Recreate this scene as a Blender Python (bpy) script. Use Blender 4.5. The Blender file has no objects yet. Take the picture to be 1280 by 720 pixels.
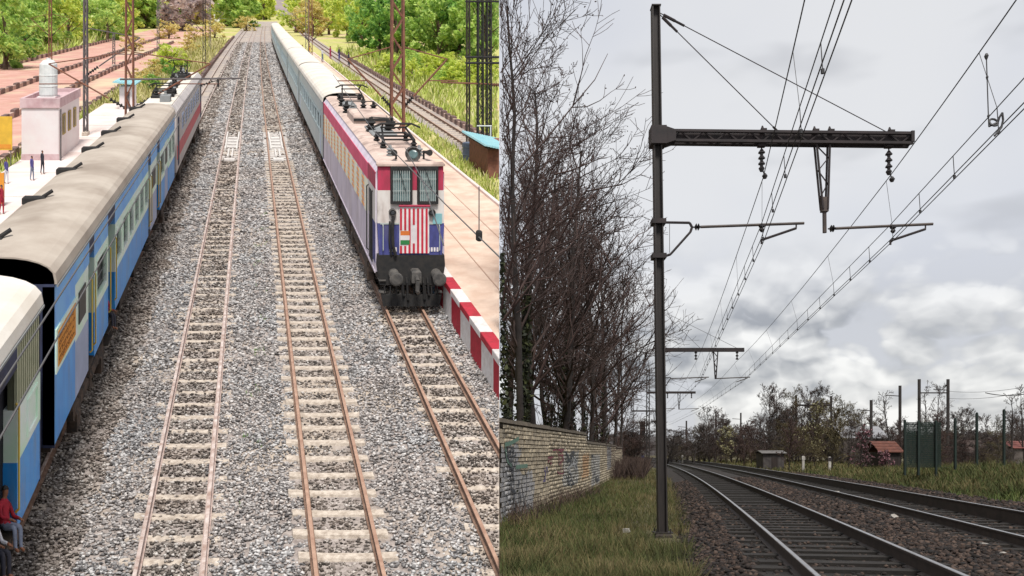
import bpy, bmesh, math, random
import numpy as np
from mathutils import Vector, Matrix

SC = bpy.context.scene
COL = SC.collection
random.seed(7)
RNG = np.random.default_rng(11)
R = math.radians

# ------------------------------------------------------------------ camera
CAM_Z = 1.6
cam_d = bpy.data.cameras.new('camera')
cam = bpy.data.objects.new('camera', cam_d)
COL.objects.link(cam)
cam.location = (0, 0, CAM_Z)
cam.rotation_euler = (R(90), 0, 0)
cam_d.sensor_width = 36
cam_d.lens = 28.125                    # 1000 px focal length at 1280 px
cam_d.shift_y = (565 - 360) / 1280.0   # level camera with a rising front: uprights stay upright
cam_d.clip_start = 0.1
cam_d.clip_end = 5000
SC.camera = cam

# ------------------------------------------------------------------ light
EXPO = 0.7
SC.view_settings.view_transform = 'Standard'
SC.view_settings.look = 'None'
SC.view_settings.gamma = 1
SC.view_settings.use_curve_mapping = False
SC.view_settings.exposure = EXPO
SC.cycles.use_denoising = True
SC.cycles.max_bounces = 6
SUN_EL, SUN_ROT = 58, 168
sd = bpy.data.lights.new('sun', 'SUN')
sd.energy = 2.3
sd.angle = R(14)
sd.color = (1.0, 0.96, 0.9)
sun = bpy.data.objects.new('sun', sd)
COL.objects.link(sun)
sdir = Vector((math.sin(R(SUN_ROT)) * math.cos(R(SUN_EL)), math.cos(R(SUN_ROT)) * math.cos(R(SUN_EL)), math.sin(R(SUN_EL))))
sun.rotation_euler = sdir.to_track_quat('Z', 'Y').to_euler()

W = bpy.data.worlds.new('World')
SC.world = W
W.use_nodes = True
W.cycles.sampling_method = 'MANUAL'
W.cycles.sample_map_resolution = 256


def build_world():
    nt = W.node_tree
    N, L = nt.nodes, nt.links
    N.clear()
    out = N.new('ShaderNodeOutputWorld')
    bg = N.new('ShaderNodeBackground')
    bg.inputs['Strength'].default_value = 0.1
    L.new(bg.outputs[0], out.inputs[0])
    sky = N.new('ShaderNodeTexSky')
    sky.sky_type = 'NISHITA'
    sky.sun_disc = False
    sky.sun_elevation = R(SUN_EL)
    sky.sun_rotation = R(SUN_ROT)
    tc = N.new('ShaderNodeTexCoord')

    def math_(op, a, b=None, clamp=False):
        n = N.new('ShaderNodeMath')
        n.operation = op
        n.use_clamp = clamp
        for i, v in enumerate((a, b)):
            if v is None:
                continue
            if isinstance(v, (int, float)):
                n.inputs[i].default_value = v
            else:
                L.new(v, n.inputs[i])
        return n.outputs[0]

    def mapping(scale, loc=(0, 0, 0)):
        m = N.new('ShaderNodeMapping')
        m.inputs['Scale'].default_value = scale
        m.inputs['Location'].default_value = loc
        L.new(tc.outputs['Generated'], m.inputs['Vector'])
        return m.outputs[0]

    def noise(vec, scale, detail, rough, dist=0.0):
        n = N.new('ShaderNodeTexNoise')
        n.inputs['Scale'].default_value = scale
        n.inputs['Detail'].default_value = detail
        n.inputs['Roughness'].default_value = rough
        n.inputs['Distortion'].default_value = dist
        L.new(vec, n.inputs['Vector'])
        return n.outputs['Fac']

    def mixc(f, a, b):
        n = N.new('ShaderNodeMix')
        n.data_type = 'RGBA'
        for i, v in ((0, f), (6, a), (7, b)):
            if isinstance(v, (int, float)):
                n.inputs[i].default_value = v
            elif isinstance(v, tuple):
                n.inputs[i].default_value = (*v, 1)
            else:
                L.new(v, n.inputs[i])
        return n.outputs[2]

    def ramp(f, lo, hi):
        n = N.new('ShaderNodeMapRange')
        n.interpolation_type = 'SMOOTHSTEP'
        n.inputs[1].default_value = lo
        n.inputs[2].default_value = hi
        L.new(f, n.inputs[0])
        return n.outputs[0]

    k = 10 / 1.62
    sep = N.new('ShaderNodeSeparateXYZ')
    L.new(tc.outputs['Generated'], sep.inputs[0])
    sc = (1, 1, 1.55)
    def puff(loc):
        """rounded cumulus heaps: cell distances at three sizes, domain-warped"""
        vec = mapping(sc, loc)
        wn = N.new('ShaderNodeTexNoise')
        wn.inputs['Scale'].default_value = 8
        wn.inputs['Detail'].default_value = 4
        L.new(vec, wn.inputs['Vector'])
        ws = N.new('ShaderNodeVectorMath')
        ws.operation = 'SCALE'
        ws.inputs[3].default_value = .10
        L.new(wn.outputs['Color'], ws.inputs[0])
        wv = N.new('ShaderNodeVectorMath')
        wv.operation = 'ADD'
        L.new(vec, wv.inputs[0])
        L.new(ws.outputs[0], wv.inputs[1])
        tot = math_('MULTIPLY', noise(vec, 4.0, 2, .5), 1.1)
        for scl, amp in ((9, .34), (23, .2), (55, .07)):
            vo = N.new('ShaderNodeTexVoronoi')
            vo.inputs['Scale'].default_value = scl
            L.new(wv.outputs[0], vo.inputs['Vector'])
            d2 = math_('MULTIPLY', vo.outputs['Distance'], vo.outputs['Distance'])
            tot = math_('ADD', tot, math_('MULTIPLY', math_('SUBTRACT', .5, d2), amp))
        return tot
    a0 = puff((1.3, .2, .4))
    a1 = puff((1.3, .2, .4 + .035))
    emboss = math_('ADD', math_('MULTIPLY', math_('SUBTRACT', a0, a1), 3.0), .5, True)
    dens = ramp(a0, .53, .64)
    low = math_('SUBTRACT', 1.0, ramp(sep.outputs[2], .13, .27))
    # pale upper veil
    v0 = noise(mapping((1, 1, 1.4), (4.1, 2, 0)), 2.6, 3, .5, 0)
    veil = mixc(ramp(v0, .35, .66), tuple(k * c for c in (.69, .71, .77)), tuple(k * c for c in (.81, .815, .83)))
    # broken grey cumulus lower down
    cum = mixc(emboss, tuple(k * c for c in (.36, .37, .40)), tuple(k * c for c in (.97, .96, .94)))
    gap = tuple(k * c for c in (.62, .63, .67))
    cloud = mixc(dens, gap, cum)
    smudge = ramp(noise(mapping((1, 1, 2.6), (7.7, .5, 2.2)), 5.0, 3, .5, 0), .54, .70)
    veil2 = mixc(math_('MULTIPLY', smudge, .5), veil, tuple(k * c for c in (.46, .47, .50)))
    allc = mixc(low, veil2, cloud)
    fin = mixc(.93, sky.outputs[0], allc)
    L.new(fin, bg.inputs[0])


build_world()

# ------------------------------------------------------------------ frames
# Two railways meet at a boundary plane: the hillside yard (left) and the level line (right).
SEAM = -0.016                     # boundary: x = SEAM * y
SIDE = 'L'
SLOPE, SKEW, DROP = 0.56, -0.325, CAM_Z - 9.0


def bend(y):
    return 4.2e-5 * np.maximum(y - 40, 0) ** 2


def Lf(p):
    """hillside frame: c across the tracks, y up the line, Z above rail level -> world"""
    p = np.asarray(p, float)
    q = np.empty_like(p)
    q[:, 0] = p[:, 0] + SKEW * p[:, 1] + bend(p[:, 1])
    q[:, 1] = p[:, 1]
    q[:, 2] = p[:, 2] + SLOPE * p[:, 1] + DROP
    return q


def Lp(c, y, Z=0.0):
    return Lf(np.array([[c, y, Z]]))[0]


def Llin(p):
    p = np.asarray(p, float)
    q = p.copy()
    q[:, 0] += SKEW * p[:, 1]
    q[:, 2] += SLOPE * p[:, 1]
    return q


def ident(p):
    return np.asarray(p, float)


# ------------------------------------------------------------------ materials
def s2l(c):
    return tuple(((v / 255) / 12.92 if v <= 10 else (((v / 255) + .055) / 1.055) ** 2.4) for v in c)


KL, KR, KS, KT, KW, KM = 1 / 1.34, 1 / 1.5, 1 / .86, 1 / .66, 1 / .95, 1 / .72


def c8(rgb, k=1.0):
    return tuple(min(.88, v * k) for v in s2l(rgb))


MATS = {}


def M(name, col, rough=.8, metal=0., col2=None, scale=3., lo=.35, hi=.65, bump=0., bscale=30., island=0., stretch=None,
      col3=None, scale3=.6, lo3=.5, hi3=.65, coat=0., trans=0.):
    if name in MATS:
        return MATS[name]
    m = bpy.data.materials.new(name)
    m.use_nodes = True
    nt = m.node_tree
    N, L = nt.nodes, nt.links
    b = N['Principled BSDF']
    b.inputs['Roughness'].default_value = rough
    b.inputs['Metallic'].default_value = metal
    b.inputs['Coat Weight'].default_value = coat
    if trans:
        b.inputs['Transmission Weight'].default_value = trans
    g = N.new('ShaderNodeNewGeometry')
    vec = g.outputs['Position']
    if stretch:
        mp = N.new('ShaderNodeMapping')
        mp.inputs['Scale'].default_value = stretch
        L.new(vec, mp.inputs['Vector'])
        vec = mp.outputs[0]

    def noise(sc, det=5):
        n = N.new('ShaderNodeTexNoise')
        n.inputs['Scale'].default_value = sc
        n.inputs['Detail'].default_value = det
        n.inputs['Roughness'].default_value = .6
        L.new(vec, n.inputs['Vector'])
        return n.outputs['Fac']

    def mr(f, a, c, o0=0., o1=1.):
        n = N.new('ShaderNodeMapRange')
        n.inputs[1].default_value = a
        n.inputs[2].default_value = c
        n.inputs[3].default_value = o0
        n.inputs[4].default_value = o1
        L.new(f, n.inputs[0])
        return n.outputs[0]

    def mix(f, a, c):
        n = N.new('ShaderNodeMix')
        n.data_type = 'RGBA'
        L.new(f, n.inputs[0])
        for i, v in ((6, a), (7, c)):
            if isinstance(v, tuple):
                n.inputs[i].default_value = (*v, 1)
            else:
                L.new(v, n.inputs[i])
        return n.outputs[2]
    c = col
    if col2 is None:
        col2 = tuple(v * .8 for v in col)
    c = mix(mr(noise(scale), lo, hi), col, col2)
    if col3 is not None:
        c = mix(mr(noise(scale3, 4), lo3, hi3), c, col3)
    if island:
        h = N.new('ShaderNodeHueSaturation')
        L.new(c, h.inputs['Color'])
        L.new(mr(g.outputs['Random Per Island'], 0, 1, 1 - island, 1 + island), h.inputs['Value'])
        c = h.outputs[0]
    L.new(c, b.inputs['Base Color'])
    if bump:
        bp = N.new('ShaderNodeBump')
        bp.inputs['Strength'].default_value = bump
        bp.inputs['Distance'].default_value = .02
        L.new(noise(bscale, 4), bp.inputs['Height'])
        L.new(bp.outputs[0], b.inputs['Normal'])
    MATS[name] = m
    return m


def M_island(name, stops, rough=.85, noise=0., var=0., transl=0., tint=None):
    """each loose piece takes its own colour from the ramp"""
    if name in MATS:
        return MATS[name]
    m = bpy.data.materials.new(name)
    m.use_nodes = True
    N, L = m.node_tree.nodes, m.node_tree.links
    b = N['Principled BSDF']
    b.inputs['Roughness'].default_value = rough
    g = N.new('ShaderNodeNewGeometry')
    r = N.new('ShaderNodeValToRGB')
    while len(r.color_ramp.elements) < len(stops):
        r.color_ramp.elements.new(.5)
    for e, (p, c) in zip(r.color_ramp.elements, stops):
        e.position = p
        e.color = (*c, 1)
    f = g.outputs['Random Per Island']
    if noise:
        n = N.new('ShaderNodeTexNoise')
        n.inputs['Scale'].default_value = noise
        n.inputs['Detail'].default_value = 3
        L.new(g.outputs['Position'], n.inputs['Vector'])
        mx = N.new('ShaderNodeMath')
        mx.operation = 'MULTIPLY_ADD'
        L.new(f, mx.inputs[0])
        mx.inputs[1].default_value = 1 - var
        ms = N.new('ShaderNodeMapRange')
        ms.inputs[1].default_value = .3
        ms.inputs[2].default_value = .7
        ms.inputs[4].default_value = var
        L.new(n.outputs['Fac'], ms.inputs[0])
        L.new(ms.outputs[0], mx.inputs[2])
        f = mx.outputs[0]
    L.new(f, r.inputs[0])
    L.new(r.outputs[0], b.inputs['Base Color'])
    if tint:
        tn = N.new('ShaderNodeTexNoise')
        tn.inputs['Scale'].default_value = tint[1]
        tn.inputs['Detail'].default_value = 4
        L.new(g.outputs['Position'], tn.inputs['Vector'])
        tm = N.new('ShaderNodeMapRange')
        tm.inputs[1].default_value = .38
        tm.inputs[2].default_value = .62
        L.new(tn.outputs['Fac'], tm.inputs[0])
        tx = N.new('ShaderNodeMix')
        tx.data_type = 'RGBA'
        tx.blend_type = 'MULTIPLY'
        L.new(tm.outputs[0], tx.inputs[0])
        L.new(r.outputs[0], tx.inputs[6])
        tx.inputs[7].default_value = (*tint[0], 1)
        L.new(tx.outputs[2], b.inputs['Base Color'])
    if transl:
        tb = N.new('ShaderNodeBsdfTranslucent')
        L.new(r.outputs[0], tb.inputs['Color'])
        mxs = N.new('ShaderNodeMixShader')
        mxs.inputs[0].default_value = transl
        L.new(b.outputs[0], mxs.inputs[1])
        L.new(tb.outputs[0], mxs.inputs[2])
        L.new(mxs.outputs[0], N['Material Output'].inputs['Surface'])
    MATS[name] = m
    return m


# ------------------------------------------------------------------ mesh building
WLOC = {}


def mesh_from(verts, faces, mats, fm=None, smooth=False, name='mesh'):
    me = bpy.data.meshes.new(name)
    me.from_pydata([tuple(map(float, v)) for v in verts], [], [tuple(map(int, f)) for f in faces])
    for m in mats:
        me.materials.append(m)
    if fm is not None and len(mats) > 1:
        me.polygons.foreach_set('material_index', np.array(fm, dtype=np.int32))
    if smooth:
        me.polygons.foreach_set('use_smooth', np.ones(len(me.polygons), dtype=bool))
    me.update()
    return me


def seam_d(w):
    d = w[:, 0] - SEAM * w[:, 1]
    return d if SIDE == 'R' else -d           # keep >= 0


def clip_mesh(me, off):
    """cut a mesh (verts relative to off) at the boundary plane and cap the cut"""
    bm = bmesh.new()
    bm.from_mesh(me)
    n = Vector((1, -SEAM, 0)).normalized()
    if SIDE == 'R':
        n = -n
    co = Vector((0, 0, 0)) - Vector(off)
    r = bmesh.ops.bisect_plane(bm, geom=bm.verts[:] + bm.edges[:] + bm.faces[:], plane_co=co, plane_no=n, clear_outer=True)
    es = [e for e in r['geom_cut'] if isinstance(e, bmesh.types.BMEdge)]
    if es:
        try:
            bmesh.ops.holes_fill(bm, edges=es, sides=0)
        except Exception:
            pass
    bm.to_mesh(me)
    bm.free()


def link(name, me, parent=None, loc=(0, 0, 0), kind=None):
    o = bpy.data.objects.new(name, me)
    COL.objects.link(o)
    o.location = loc
    if parent is not None:
        o.parent = parent
        WLOC[o.name] = Vector(WLOC[parent.name]) + Vector(loc)
    else:
        WLOC[o.name] = Vector(loc)
    if kind:
        o['kind'] = kind
    return o


def tag(o, label, cat, group=None):
    if o is None:
        return o
    o['label'] = label
    o['category'] = cat
    if group:
        o['group'] = group
    return o


def thing(name, label, cat, loc, group=None):
    o = link(name, None, None, tuple(loc))
    return tag(o, label, cat, group)


class MB:
    def __init__(self):
        self.v, self.f, self.m = [], [], []

    def add(self, vs, fs, m=0):
        b = len(self.v)
        self.v.extend([tuple(p) for p in vs])
        for f in fs:
            self.f.append([b + i for i in f])
            self.m.append(m)
        return self

    def box(self, x0, x1, y0, y1, z0, z1, m=0):
        return self.add([(x0, y0, z0), (x1, y0, z0), (x1, y1, z0), (x0, y1, z0), (x0, y0, z1), (x1, y0, z1), (x1, y1, z1), (x0, y1, z1)],
                        [(0, 3, 2, 1), (4, 5, 6, 7), (0, 1, 5, 4), (1, 2, 6, 5), (2, 3, 7, 6), (3, 0, 4, 7)], m)

    def cbox(self, x0, x1, y0, y1, z0, z1, b=.03, m=0):
        """box with chamfered top edges"""
        return self.add([(x0, y0, z0), (x1, y0, z0), (x1, y1, z0), (x0, y1, z0),
                         (x0, y0, z1 - b), (x1, y0, z1 - b), (x1, y1, z1 - b), (x0, y1, z1 - b),
                         (x0 + b, y0 + b, z1), (x1 - b, y0 + b, z1), (x1 - b, y1 - b, z1), (x0 + b, y1 - b, z1)],
                        [(0, 3, 2, 1), (8, 9, 10, 11), (0, 1, 5, 4), (1, 2, 6, 5), (2, 3, 7, 6), (3, 0, 4, 7),
                         (4, 5, 9, 8), (5, 6, 10, 9), (6, 7, 11, 10), (7, 4, 8, 11)], m)

    def tube(self, p, q, r0, r1=None, n=6, m=0):
        r1 = r0 if r1 is None else r1
        p, q = Vector(p), Vector(q)
        d = (q - p)
        if d.length < 1e-9:
            return self
        d.normalize()
        a = d.orthogonal().normalized()
        b = d.cross(a)
        vs = []
        for c, r in ((p, r0), (q, r1)):
            for i in range(n):
                t = 2 * math.pi * i / n
                vs.append(c + a * (math.cos(t) * r) + b * (math.sin(t) * r))
        fs = [(i, (i + 1) % n, n + (i + 1) % n, n + i) for i in range(n)]
        fs += [tuple(range(n - 1, -1, -1)), tuple(range(n, 2 * n))]
        return self.add(vs, fs, m)

    def path(self, pts, r, n=6, m=0):
        for a, b in zip(pts[:-1], pts[1:]):
            self.tube(a, b, r, r, n, m)
        return self

    def lathe(self, base, axis, prof, n=10, m=0):
        """prof: (distance along axis, radius)"""
        d = Vector(axis).normalized()
        a = d.orthogonal().normalized()
        b = d.cross(a)
        base = Vector(base)
        vs, fs = [], []
        for (h, r) in prof:
            for i in range(n):
                t = 2 * math.pi * i / n
                vs.append(base + d * h + a * (math.cos(t) * r) + b * (math.sin(t) * r))
        for k in range(len(prof) - 1):
            for i in range(n):
                j = (i + 1) % n
                fs.append((k * n + i, k * n + j, (k + 1) * n + j, (k + 1) * n + i))
        fs.append(tuple(range(n - 1, -1, -1)))
        fs.append(tuple(range((len(prof) - 1) * n, len(prof) * n)))
        return self.add(vs, fs, m)

    def prism(self, prof, y0, y1, m=0, ny=1):
        """closed (x,z) outline run along y"""
        n = len(prof)
        vs, fs = [], []
        for k in range(ny + 1):
            y = y0 + (y1 - y0) * k / ny
            vs += [(x, y, z) for x, z in prof]
        for k in range(ny):
            for i in range(n):
                j = (i + 1) % n
                fs.append((k * n + i, k * n + j, (k + 1) * n + j, (k + 1) * n + i))
        fs.append(tuple(range(n - 1, -1, -1)))
        fs.append(tuple(range(ny * n, (ny + 1) * n)))
        return self.add(vs, fs, m)

    def quad(self, a, b, c, d, m=0):
        return self.add([a, b, c, d], [(0, 1, 2, 3)], m)

    def build(self, name, mats, parent=None, xf=ident, smooth=False, kind=None, loc=None):
        if not self.v:
            return None
        w = xf(np.array(self.v, float))
        d = seam_d(w)
        if d.max() <= 1e-4:
            return None
        off = np.array(WLOC[parent.name]) if parent is not None else np.array(loc if loc is not None else w.mean(0))
        if parent is None and loc is None:
            off[2] = w[:, 2].min()
        mats = mats if isinstance(mats, (list, tuple)) else [mats]
        me = mesh_from(w - off, self.f, mats, self.m, smooth, name)
        if d.min() < -1e-4:
            clip_mesh(me, off)
            if not len(me.polygons):
                return None
        return link(name, me, parent, (0, 0, 0) if parent is not None else tuple(off), kind)


def big_mesh(name, verts, faces, mat, parent=None, kind=None, loc=(0, 0, 0), smooth=False, filt=True):
    """numpy mesh of equal-sized faces (world coordinates); faces beyond the boundary are dropped"""
    verts = np.asarray(verts, np.float64)
    faces = np.asarray(faces, np.int64)
    if filt and len(faces):
        d = seam_d(verts)
        keep = (d[faces] > 0).all(1)
        faces = faces[keep]
    if not len(faces):
        return None
    used = np.unique(faces)
    remap = np.full(len(verts), -1, np.int64)
    remap[used] = np.arange(len(used))
    verts = verts[used]
    faces = remap[faces]
    off = np.array(WLOC[parent.name]) if parent is not None else np.array(loc, float)
    me = bpy.data.meshes.new(name)
    n, k = faces.shape
    me.vertices.add(len(verts))
    me.vertices.foreach_set('co', (verts - off).astype(np.float32).ravel())
    me.loops.add(n * k)
    me.loops.foreach_set('vertex_index', faces.astype(np.int32).ravel())
    me.polygons.add(n)
    me.polygons.foreach_set('loop_start', np.arange(0, n * k, k, dtype=np.int32))
    if smooth:
        me.polygons.foreach_set('use_smooth', np.ones(n, dtype=bool))
    me.materials.append(mat)
    me.update(calc_edges=True)
    me.validate()
    return link(name, me, parent, (0, 0, 0) if parent is not None else tuple(off), kind)


def shared(name, me, t, p, scale=None, rz=0.0, reach=1.0):
    """one piece that shares its mesh with its fellows; cut on the boundary, dropped beyond it"""
    p = np.array(p, float)
    d = seam_d(p[None])[0]
    if d < -reach:
        return None
    if d < reach and (scale is None and not rz):
        me = me.copy()
        clip_mesh(me, p)
        if not len(me.polygons):
            return None
    elif d < 0:
        return None
    o = link(name, me, t, tuple(Vector(p) - WLOC[t.name]))
    if scale is not None:
        o.scale = scale
    o.rotation_euler = (0, 0, rz)
    return o


def copy_tree(o, loc, label=None, group=None, scale=None, rz=None):
    r = o.copy()
    COL.objects.link(r)
    r.location = loc
    if scale is not None:
        r.scale = (scale,) * 3 if isinstance(scale, (int, float)) else scale
    if rz is not None:
        r.rotation_euler = (0, 0, rz)
    if label:
        r['label'] = label
    if group:
        r['group'] = group
    WLOC[r.name] = Vector(loc)
    for ch in list(o.children):
        c = ch.copy()
        COL.objects.link(c)
        c.parent = r
        for g in list(ch.children):
            d = g.copy()
            COL.objects.link(d)
            d.parent = c
    return r


CUBE_F = np.array([(0, 3, 2, 1), (4, 5, 6, 7), (0, 1, 5, 4), (1, 2, 6, 5), (2, 3, 7, 6), (3, 0, 4, 7)])
CUBE_V = np.array([(-1, -1, -1), (1, -1, -1), (1, 1, -1), (-1, 1, -1), (-1, -1, 1), (1, -1, 1), (1, 1, 1), (-1, 1, 1)], float)


def stones_np(pts, size, rng, flat=.75):
    """angular stones: jittered, turned cubes"""
    n = len(pts)
    v = np.repeat(CUBE_V[None], n, 0) * .5
    v = v + rng.uniform(-.22, .22, v.shape)
    v *= rng.uniform(.6, 1.25, (n, 1, 3))
    q = rng.normal(size=(n, 4))
    q /= np.linalg.norm(q, axis=1)[:, None]
    w, x, y, z = q.T
    Rm = np.stack([np.stack([1 - 2 * (y * y + z * z), 2 * (x * y - z * w), 2 * (x * z + y * w)], 1),
                   np.stack([2 * (x * y + z * w), 1 - 2 * (x * x + z * z), 2 * (y * z - x * w)], 1),
                   np.stack([2 * (x * z - y * w), 2 * (y * z + x * w), 1 - 2 * (x * x + y * y)], 1)], 1)
    v = np.einsum('nij,nkj->nki', Rm, v)
    v[:, :, 2] *= flat
    v *= np.asarray(size)[:, None, None]
    v += np.asarray(pts)[:, None, :]
    f = CUBE_F[None] + (np.arange(n) * 8)[:, None, None]
    return v.reshape(-1, 3), f.reshape(-1, 4)


def blades_np(pts, h, w, rng, lean=.35):
    """grass blades: one tapering quad each"""
    n = len(pts)
    a = rng.uniform(0, 2 * np.pi, n)
    dx, dy = np.cos(a), np.sin(a)
    h = np.asarray(h)
    w = np.asarray(w)
    l = rng.normal(0, lean, (n, 2)) * h[:, None]
    p = np.asarray(pts)
    v = np.empty((n, 4, 3))
    side = np.stack([dx * w, dy * w, np.zeros(n)], 1)
    top = p + np.stack([l[:, 0], l[:, 1], h], 1)
    v[:, 0] = p - side
    v[:, 1] = p + side
    v[:, 2] = top + side * .25
    v[:, 3] = top - side * .25
    f = np.arange(n * 4).reshape(n, 4)
    return v.reshape(-1, 3), f


def leaves_np(cen, size, rng):
    n = len(cen)
    a = rng.normal(size=(n, 3))
    a /= np.linalg.norm(a, axis=1)[:, None]
    b = rng.normal(size=(n, 3))
    b -= (b * a).sum(1)[:, None] * a
    b /= np.linalg.norm(b, axis=1)[:, None]
    s = np.asarray(size)[:, None]
    a, b = a * s, b * s * .6
    v = np.stack([cen - a, cen - b * .9, cen + a, cen + b * .9], 1)
    return v.reshape(-1, 3), np.arange(n * 4).reshape(n, 4)


def tubes_np(P, Q, r0, r1, n=3):
    P, Q = np.asarray(P, float), np.asarray(Q, float)
    d = Q - P
    d /= np.maximum(np.linalg.norm(d, axis=1), 1e-9)[:, None]
    ref = np.where(np.abs(d[:, 2:3]) < .9, np.array([[0, 0, 1.]]), np.array([[1., 0, 0]]))
    a = np.cross(d, ref)
    a /= np.linalg.norm(a, axis=1)[:, None]
    b = np.cross(d, a)
    k = len(P)
    v = np.empty((k, 2 * n, 3))
    for i in range(n):
        t = 2 * math.pi * i / n
        o = a * math.cos(t) + b * math.sin(t)
        v[:, i] = P + o * np.asarray(r0)[:, None]
        v[:, n + i] = Q + o * np.asarray(r1)[:, None]
    f = np.array([(i, (i + 1) % n, n + (i + 1) % n, n + i) for i in range(n)])
    f = f[None] + (np.arange(k) * 2 * n)[:, None, None]
    return v.reshape(-1, 3), f.reshape(-1, 4)


def noise2(x, y, s=1.0, seed=0):
    x = np.asarray(x) * s
    y = np.asarray(y) * s
    return (np.sin(x * 1.7 + seed) * np.cos(y * 2.3 - seed * 1.3) + .6 * np.sin(x * 3.9 - y * 2.8 + seed * 2.1) + .4 * np.sin(x * 7.3 + y * 6.1 + seed)) / 2.0


# ================================================================== LEFT: HILLSIDE YARD
mt_conc = M('concrete_sleeper', c8((234, 220, 204), KL), .9, col2=c8((186, 170, 154), KL), scale=11, bump=.4, bscale=60)
mt_white = M('limewash_white', c8((250, 246, 240), KL), .85, col2=c8((215, 208, 204), KL), scale=6)
mt_rust = M('rail_rust', c8((160, 128, 108), KL), .75, col2=c8((120, 92, 76), KL), scale=8, bump=.3)
mt_railtop = M('rail_worn_top', c8((240, 224, 216), KL), .6, metal=.0, col2=c8((180, 150, 136), KL), scale=5)
mt_pale = M('rail_pale_rust', c8((226, 204, 194), KL), .75, col2=c8((196, 168, 156), KL), scale=8)
mt_railtop_r = M('rail_brown_top', c8((206, 168, 144), KL), .55, metal=.1, col2=c8((176, 136, 114), KL), scale=5)
mt_bed = M('ballast_base', c8((200, 188, 180), KL), .95, col2=c8((150, 138, 132), KL), scale=9, bump=.8, bscale=25, col3=c8((206, 190, 172), KL), scale3=.35)
mt_black = M('black_steel', (.007, .007, .008), .85, col2=(.02, .017, .015), scale=8)
mt_soot = M('underframe_soot', (.022, .018, .015), .85, col2=(.07, .048, .034), scale=5)
mt_bogie = M('bogie_rust', (.10, .065, .045), .85, col2=(.03, .024, .02), scale=5)
mt_bellows = M('bellows_dark', (.035, .038, .05), .9, col2=(.02, .02, .026), scale=6)
mt_inner = M('coach_interior_dark', (.012, .013, .018), .9, col2=(.02, .02, .03), scale=3)

stone_L = M_island('ballast_stone_grey', [(0, (.08, .077, .079)), (.22, (.19, .185, .186)), (.45, (.32, .312, .312)), (.72, (.46, .45, .446)), (1, (.70, .69, .68))], .9, tint=((1., .94, .90), .45))


stone_T = M_island('ballast_stone_stained', [(0, (.04, .034, .03)), (.24, (.13, .11, .095)), (.48, (.25, .215, .19)), (.75, (.40, .36, .325)), (1, (.68, .64, .60))], .9, tint=((.80, .74, .70), .8))


def L_sheet(name, c0, c1, y0, y1, Z, mat, ny=40, nc=1, kind='structure', depth=0.0):
    """a sheet of the hillside between two lateral limits, with sides when depth > 0"""
    mb = MB()
    ys = np.linspace(y0, y1, ny + 1)
    if depth:
        for a, b in zip(ys[:-1], ys[1:]):
            pass
        prof = [(c0, Z - depth), (c1, Z - depth), (c1, Z), (c0, Z)]
        mb.prism(prof, y0, y1, 0, ny)
    else:
        cs = np.linspace(c0, c1, nc + 1)
        vs = [(c, y, Z) for y in ys for c in cs]
        fs = [(j * (nc + 1) + i, j * (nc + 1) + i + 1, (j + 1) * (nc + 1) + i + 1, (j + 1) * (nc + 1) + i) for j in range(ny) for i in range(nc)]
        mb.add(vs, fs)
    return mb.build(name, mat, None, Lf, kind=kind)


mt_hill = M('dry_hillside', c8((218, 205, 130), KL), .95, col2=c8((178, 190, 92), KL), scale=.5, bump=.5, bscale=3, col3=c8((226, 196, 160), KL), scale3=.09)
mt_dirt = M('red_dirt', c8((226, 180, 164), KL), .95, col2=c8((208, 152, 136), KL), scale=.5, bump=.6, bscale=3, col3=c8((222, 204, 170), KL), scale3=.12)
mt_verge = M('verge_soil', c8((190, 192, 100), KL), .95, col2=c8((226, 210, 150), KL), scale=.8, bump=.5, bscale=5)
mt_plat = M('platform_paving', c8((246, 222, 202), KL), .9, col2=c8((226, 194, 172), KL), scale=1.3, bump=.2, bscale=30, col3=c8((204, 176, 158), KL), scale3=.5, lo3=.54, hi3=.74)
mt_platl = M('platform_paving_pale', c8((250, 238, 234), KL), .9, col2=c8((244, 222, 212), KL), scale=.5, bump=.15, bscale=30)
mt_far = M('far_hill', c8((150, 140, 128), KL), .95, col2=c8((128, 140, 96), KL), scale=.05, bump=.5, bscale=.5, col3=c8((176, 158, 160), KL), scale3=.02)

L_sheet('hillside_ground', -420, 420, 1.5, 900, -.34, mt_hill, 90, 4, depth=40)
L_sheet('dirt_field', -39, -14.6, 25, 330, -.30, mt_dirt, 60)
L_sheet('ballast_bed', -6.6, 7.2, 1.6, 420, -.20, mt_bed, 90, 1)
L_sheet('siding_ballast', 13.0, 15.6, 12, 320, -.20, mt_bed, 70, 1)
L_sheet('grass_verge', 9.9, 13.0, 12, 260, -.24, mt_verge, 60)

# ---- rails and sleepers
mb = MB()
mb.add([(-.83, -.10, -.30), (.83, -.10, -.30), (.83, .10, -.30), (-.83, .10, -.30), (-.82, -.08, -.155), (-.3, -.066, -.172), (.3, -.066, -.172), (.82, -.08, -.155),
        (.82, .08, -.155), (.3, .066, -.172), (-.3, .066, -.172), (-.82, .08, -.155)],
       [(0, 3, 2, 1), (4, 5, 10, 11), (5, 6, 9, 10), (6, 7, 8, 9), (0, 1, 7, 6, 5, 4), (2, 3, 11, 10, 9, 8), (1, 2, 8, 7), (3, 0, 4, 11)])
SLEEPER = mesh_from(Llin(np.array(mb.v)), mb.f, [mt_conc], name='sleeper')
SLEEPER_W = mesh_from(Llin(np.array(mb.v)), mb.f, [mt_white], name='sleeper_white')


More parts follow.
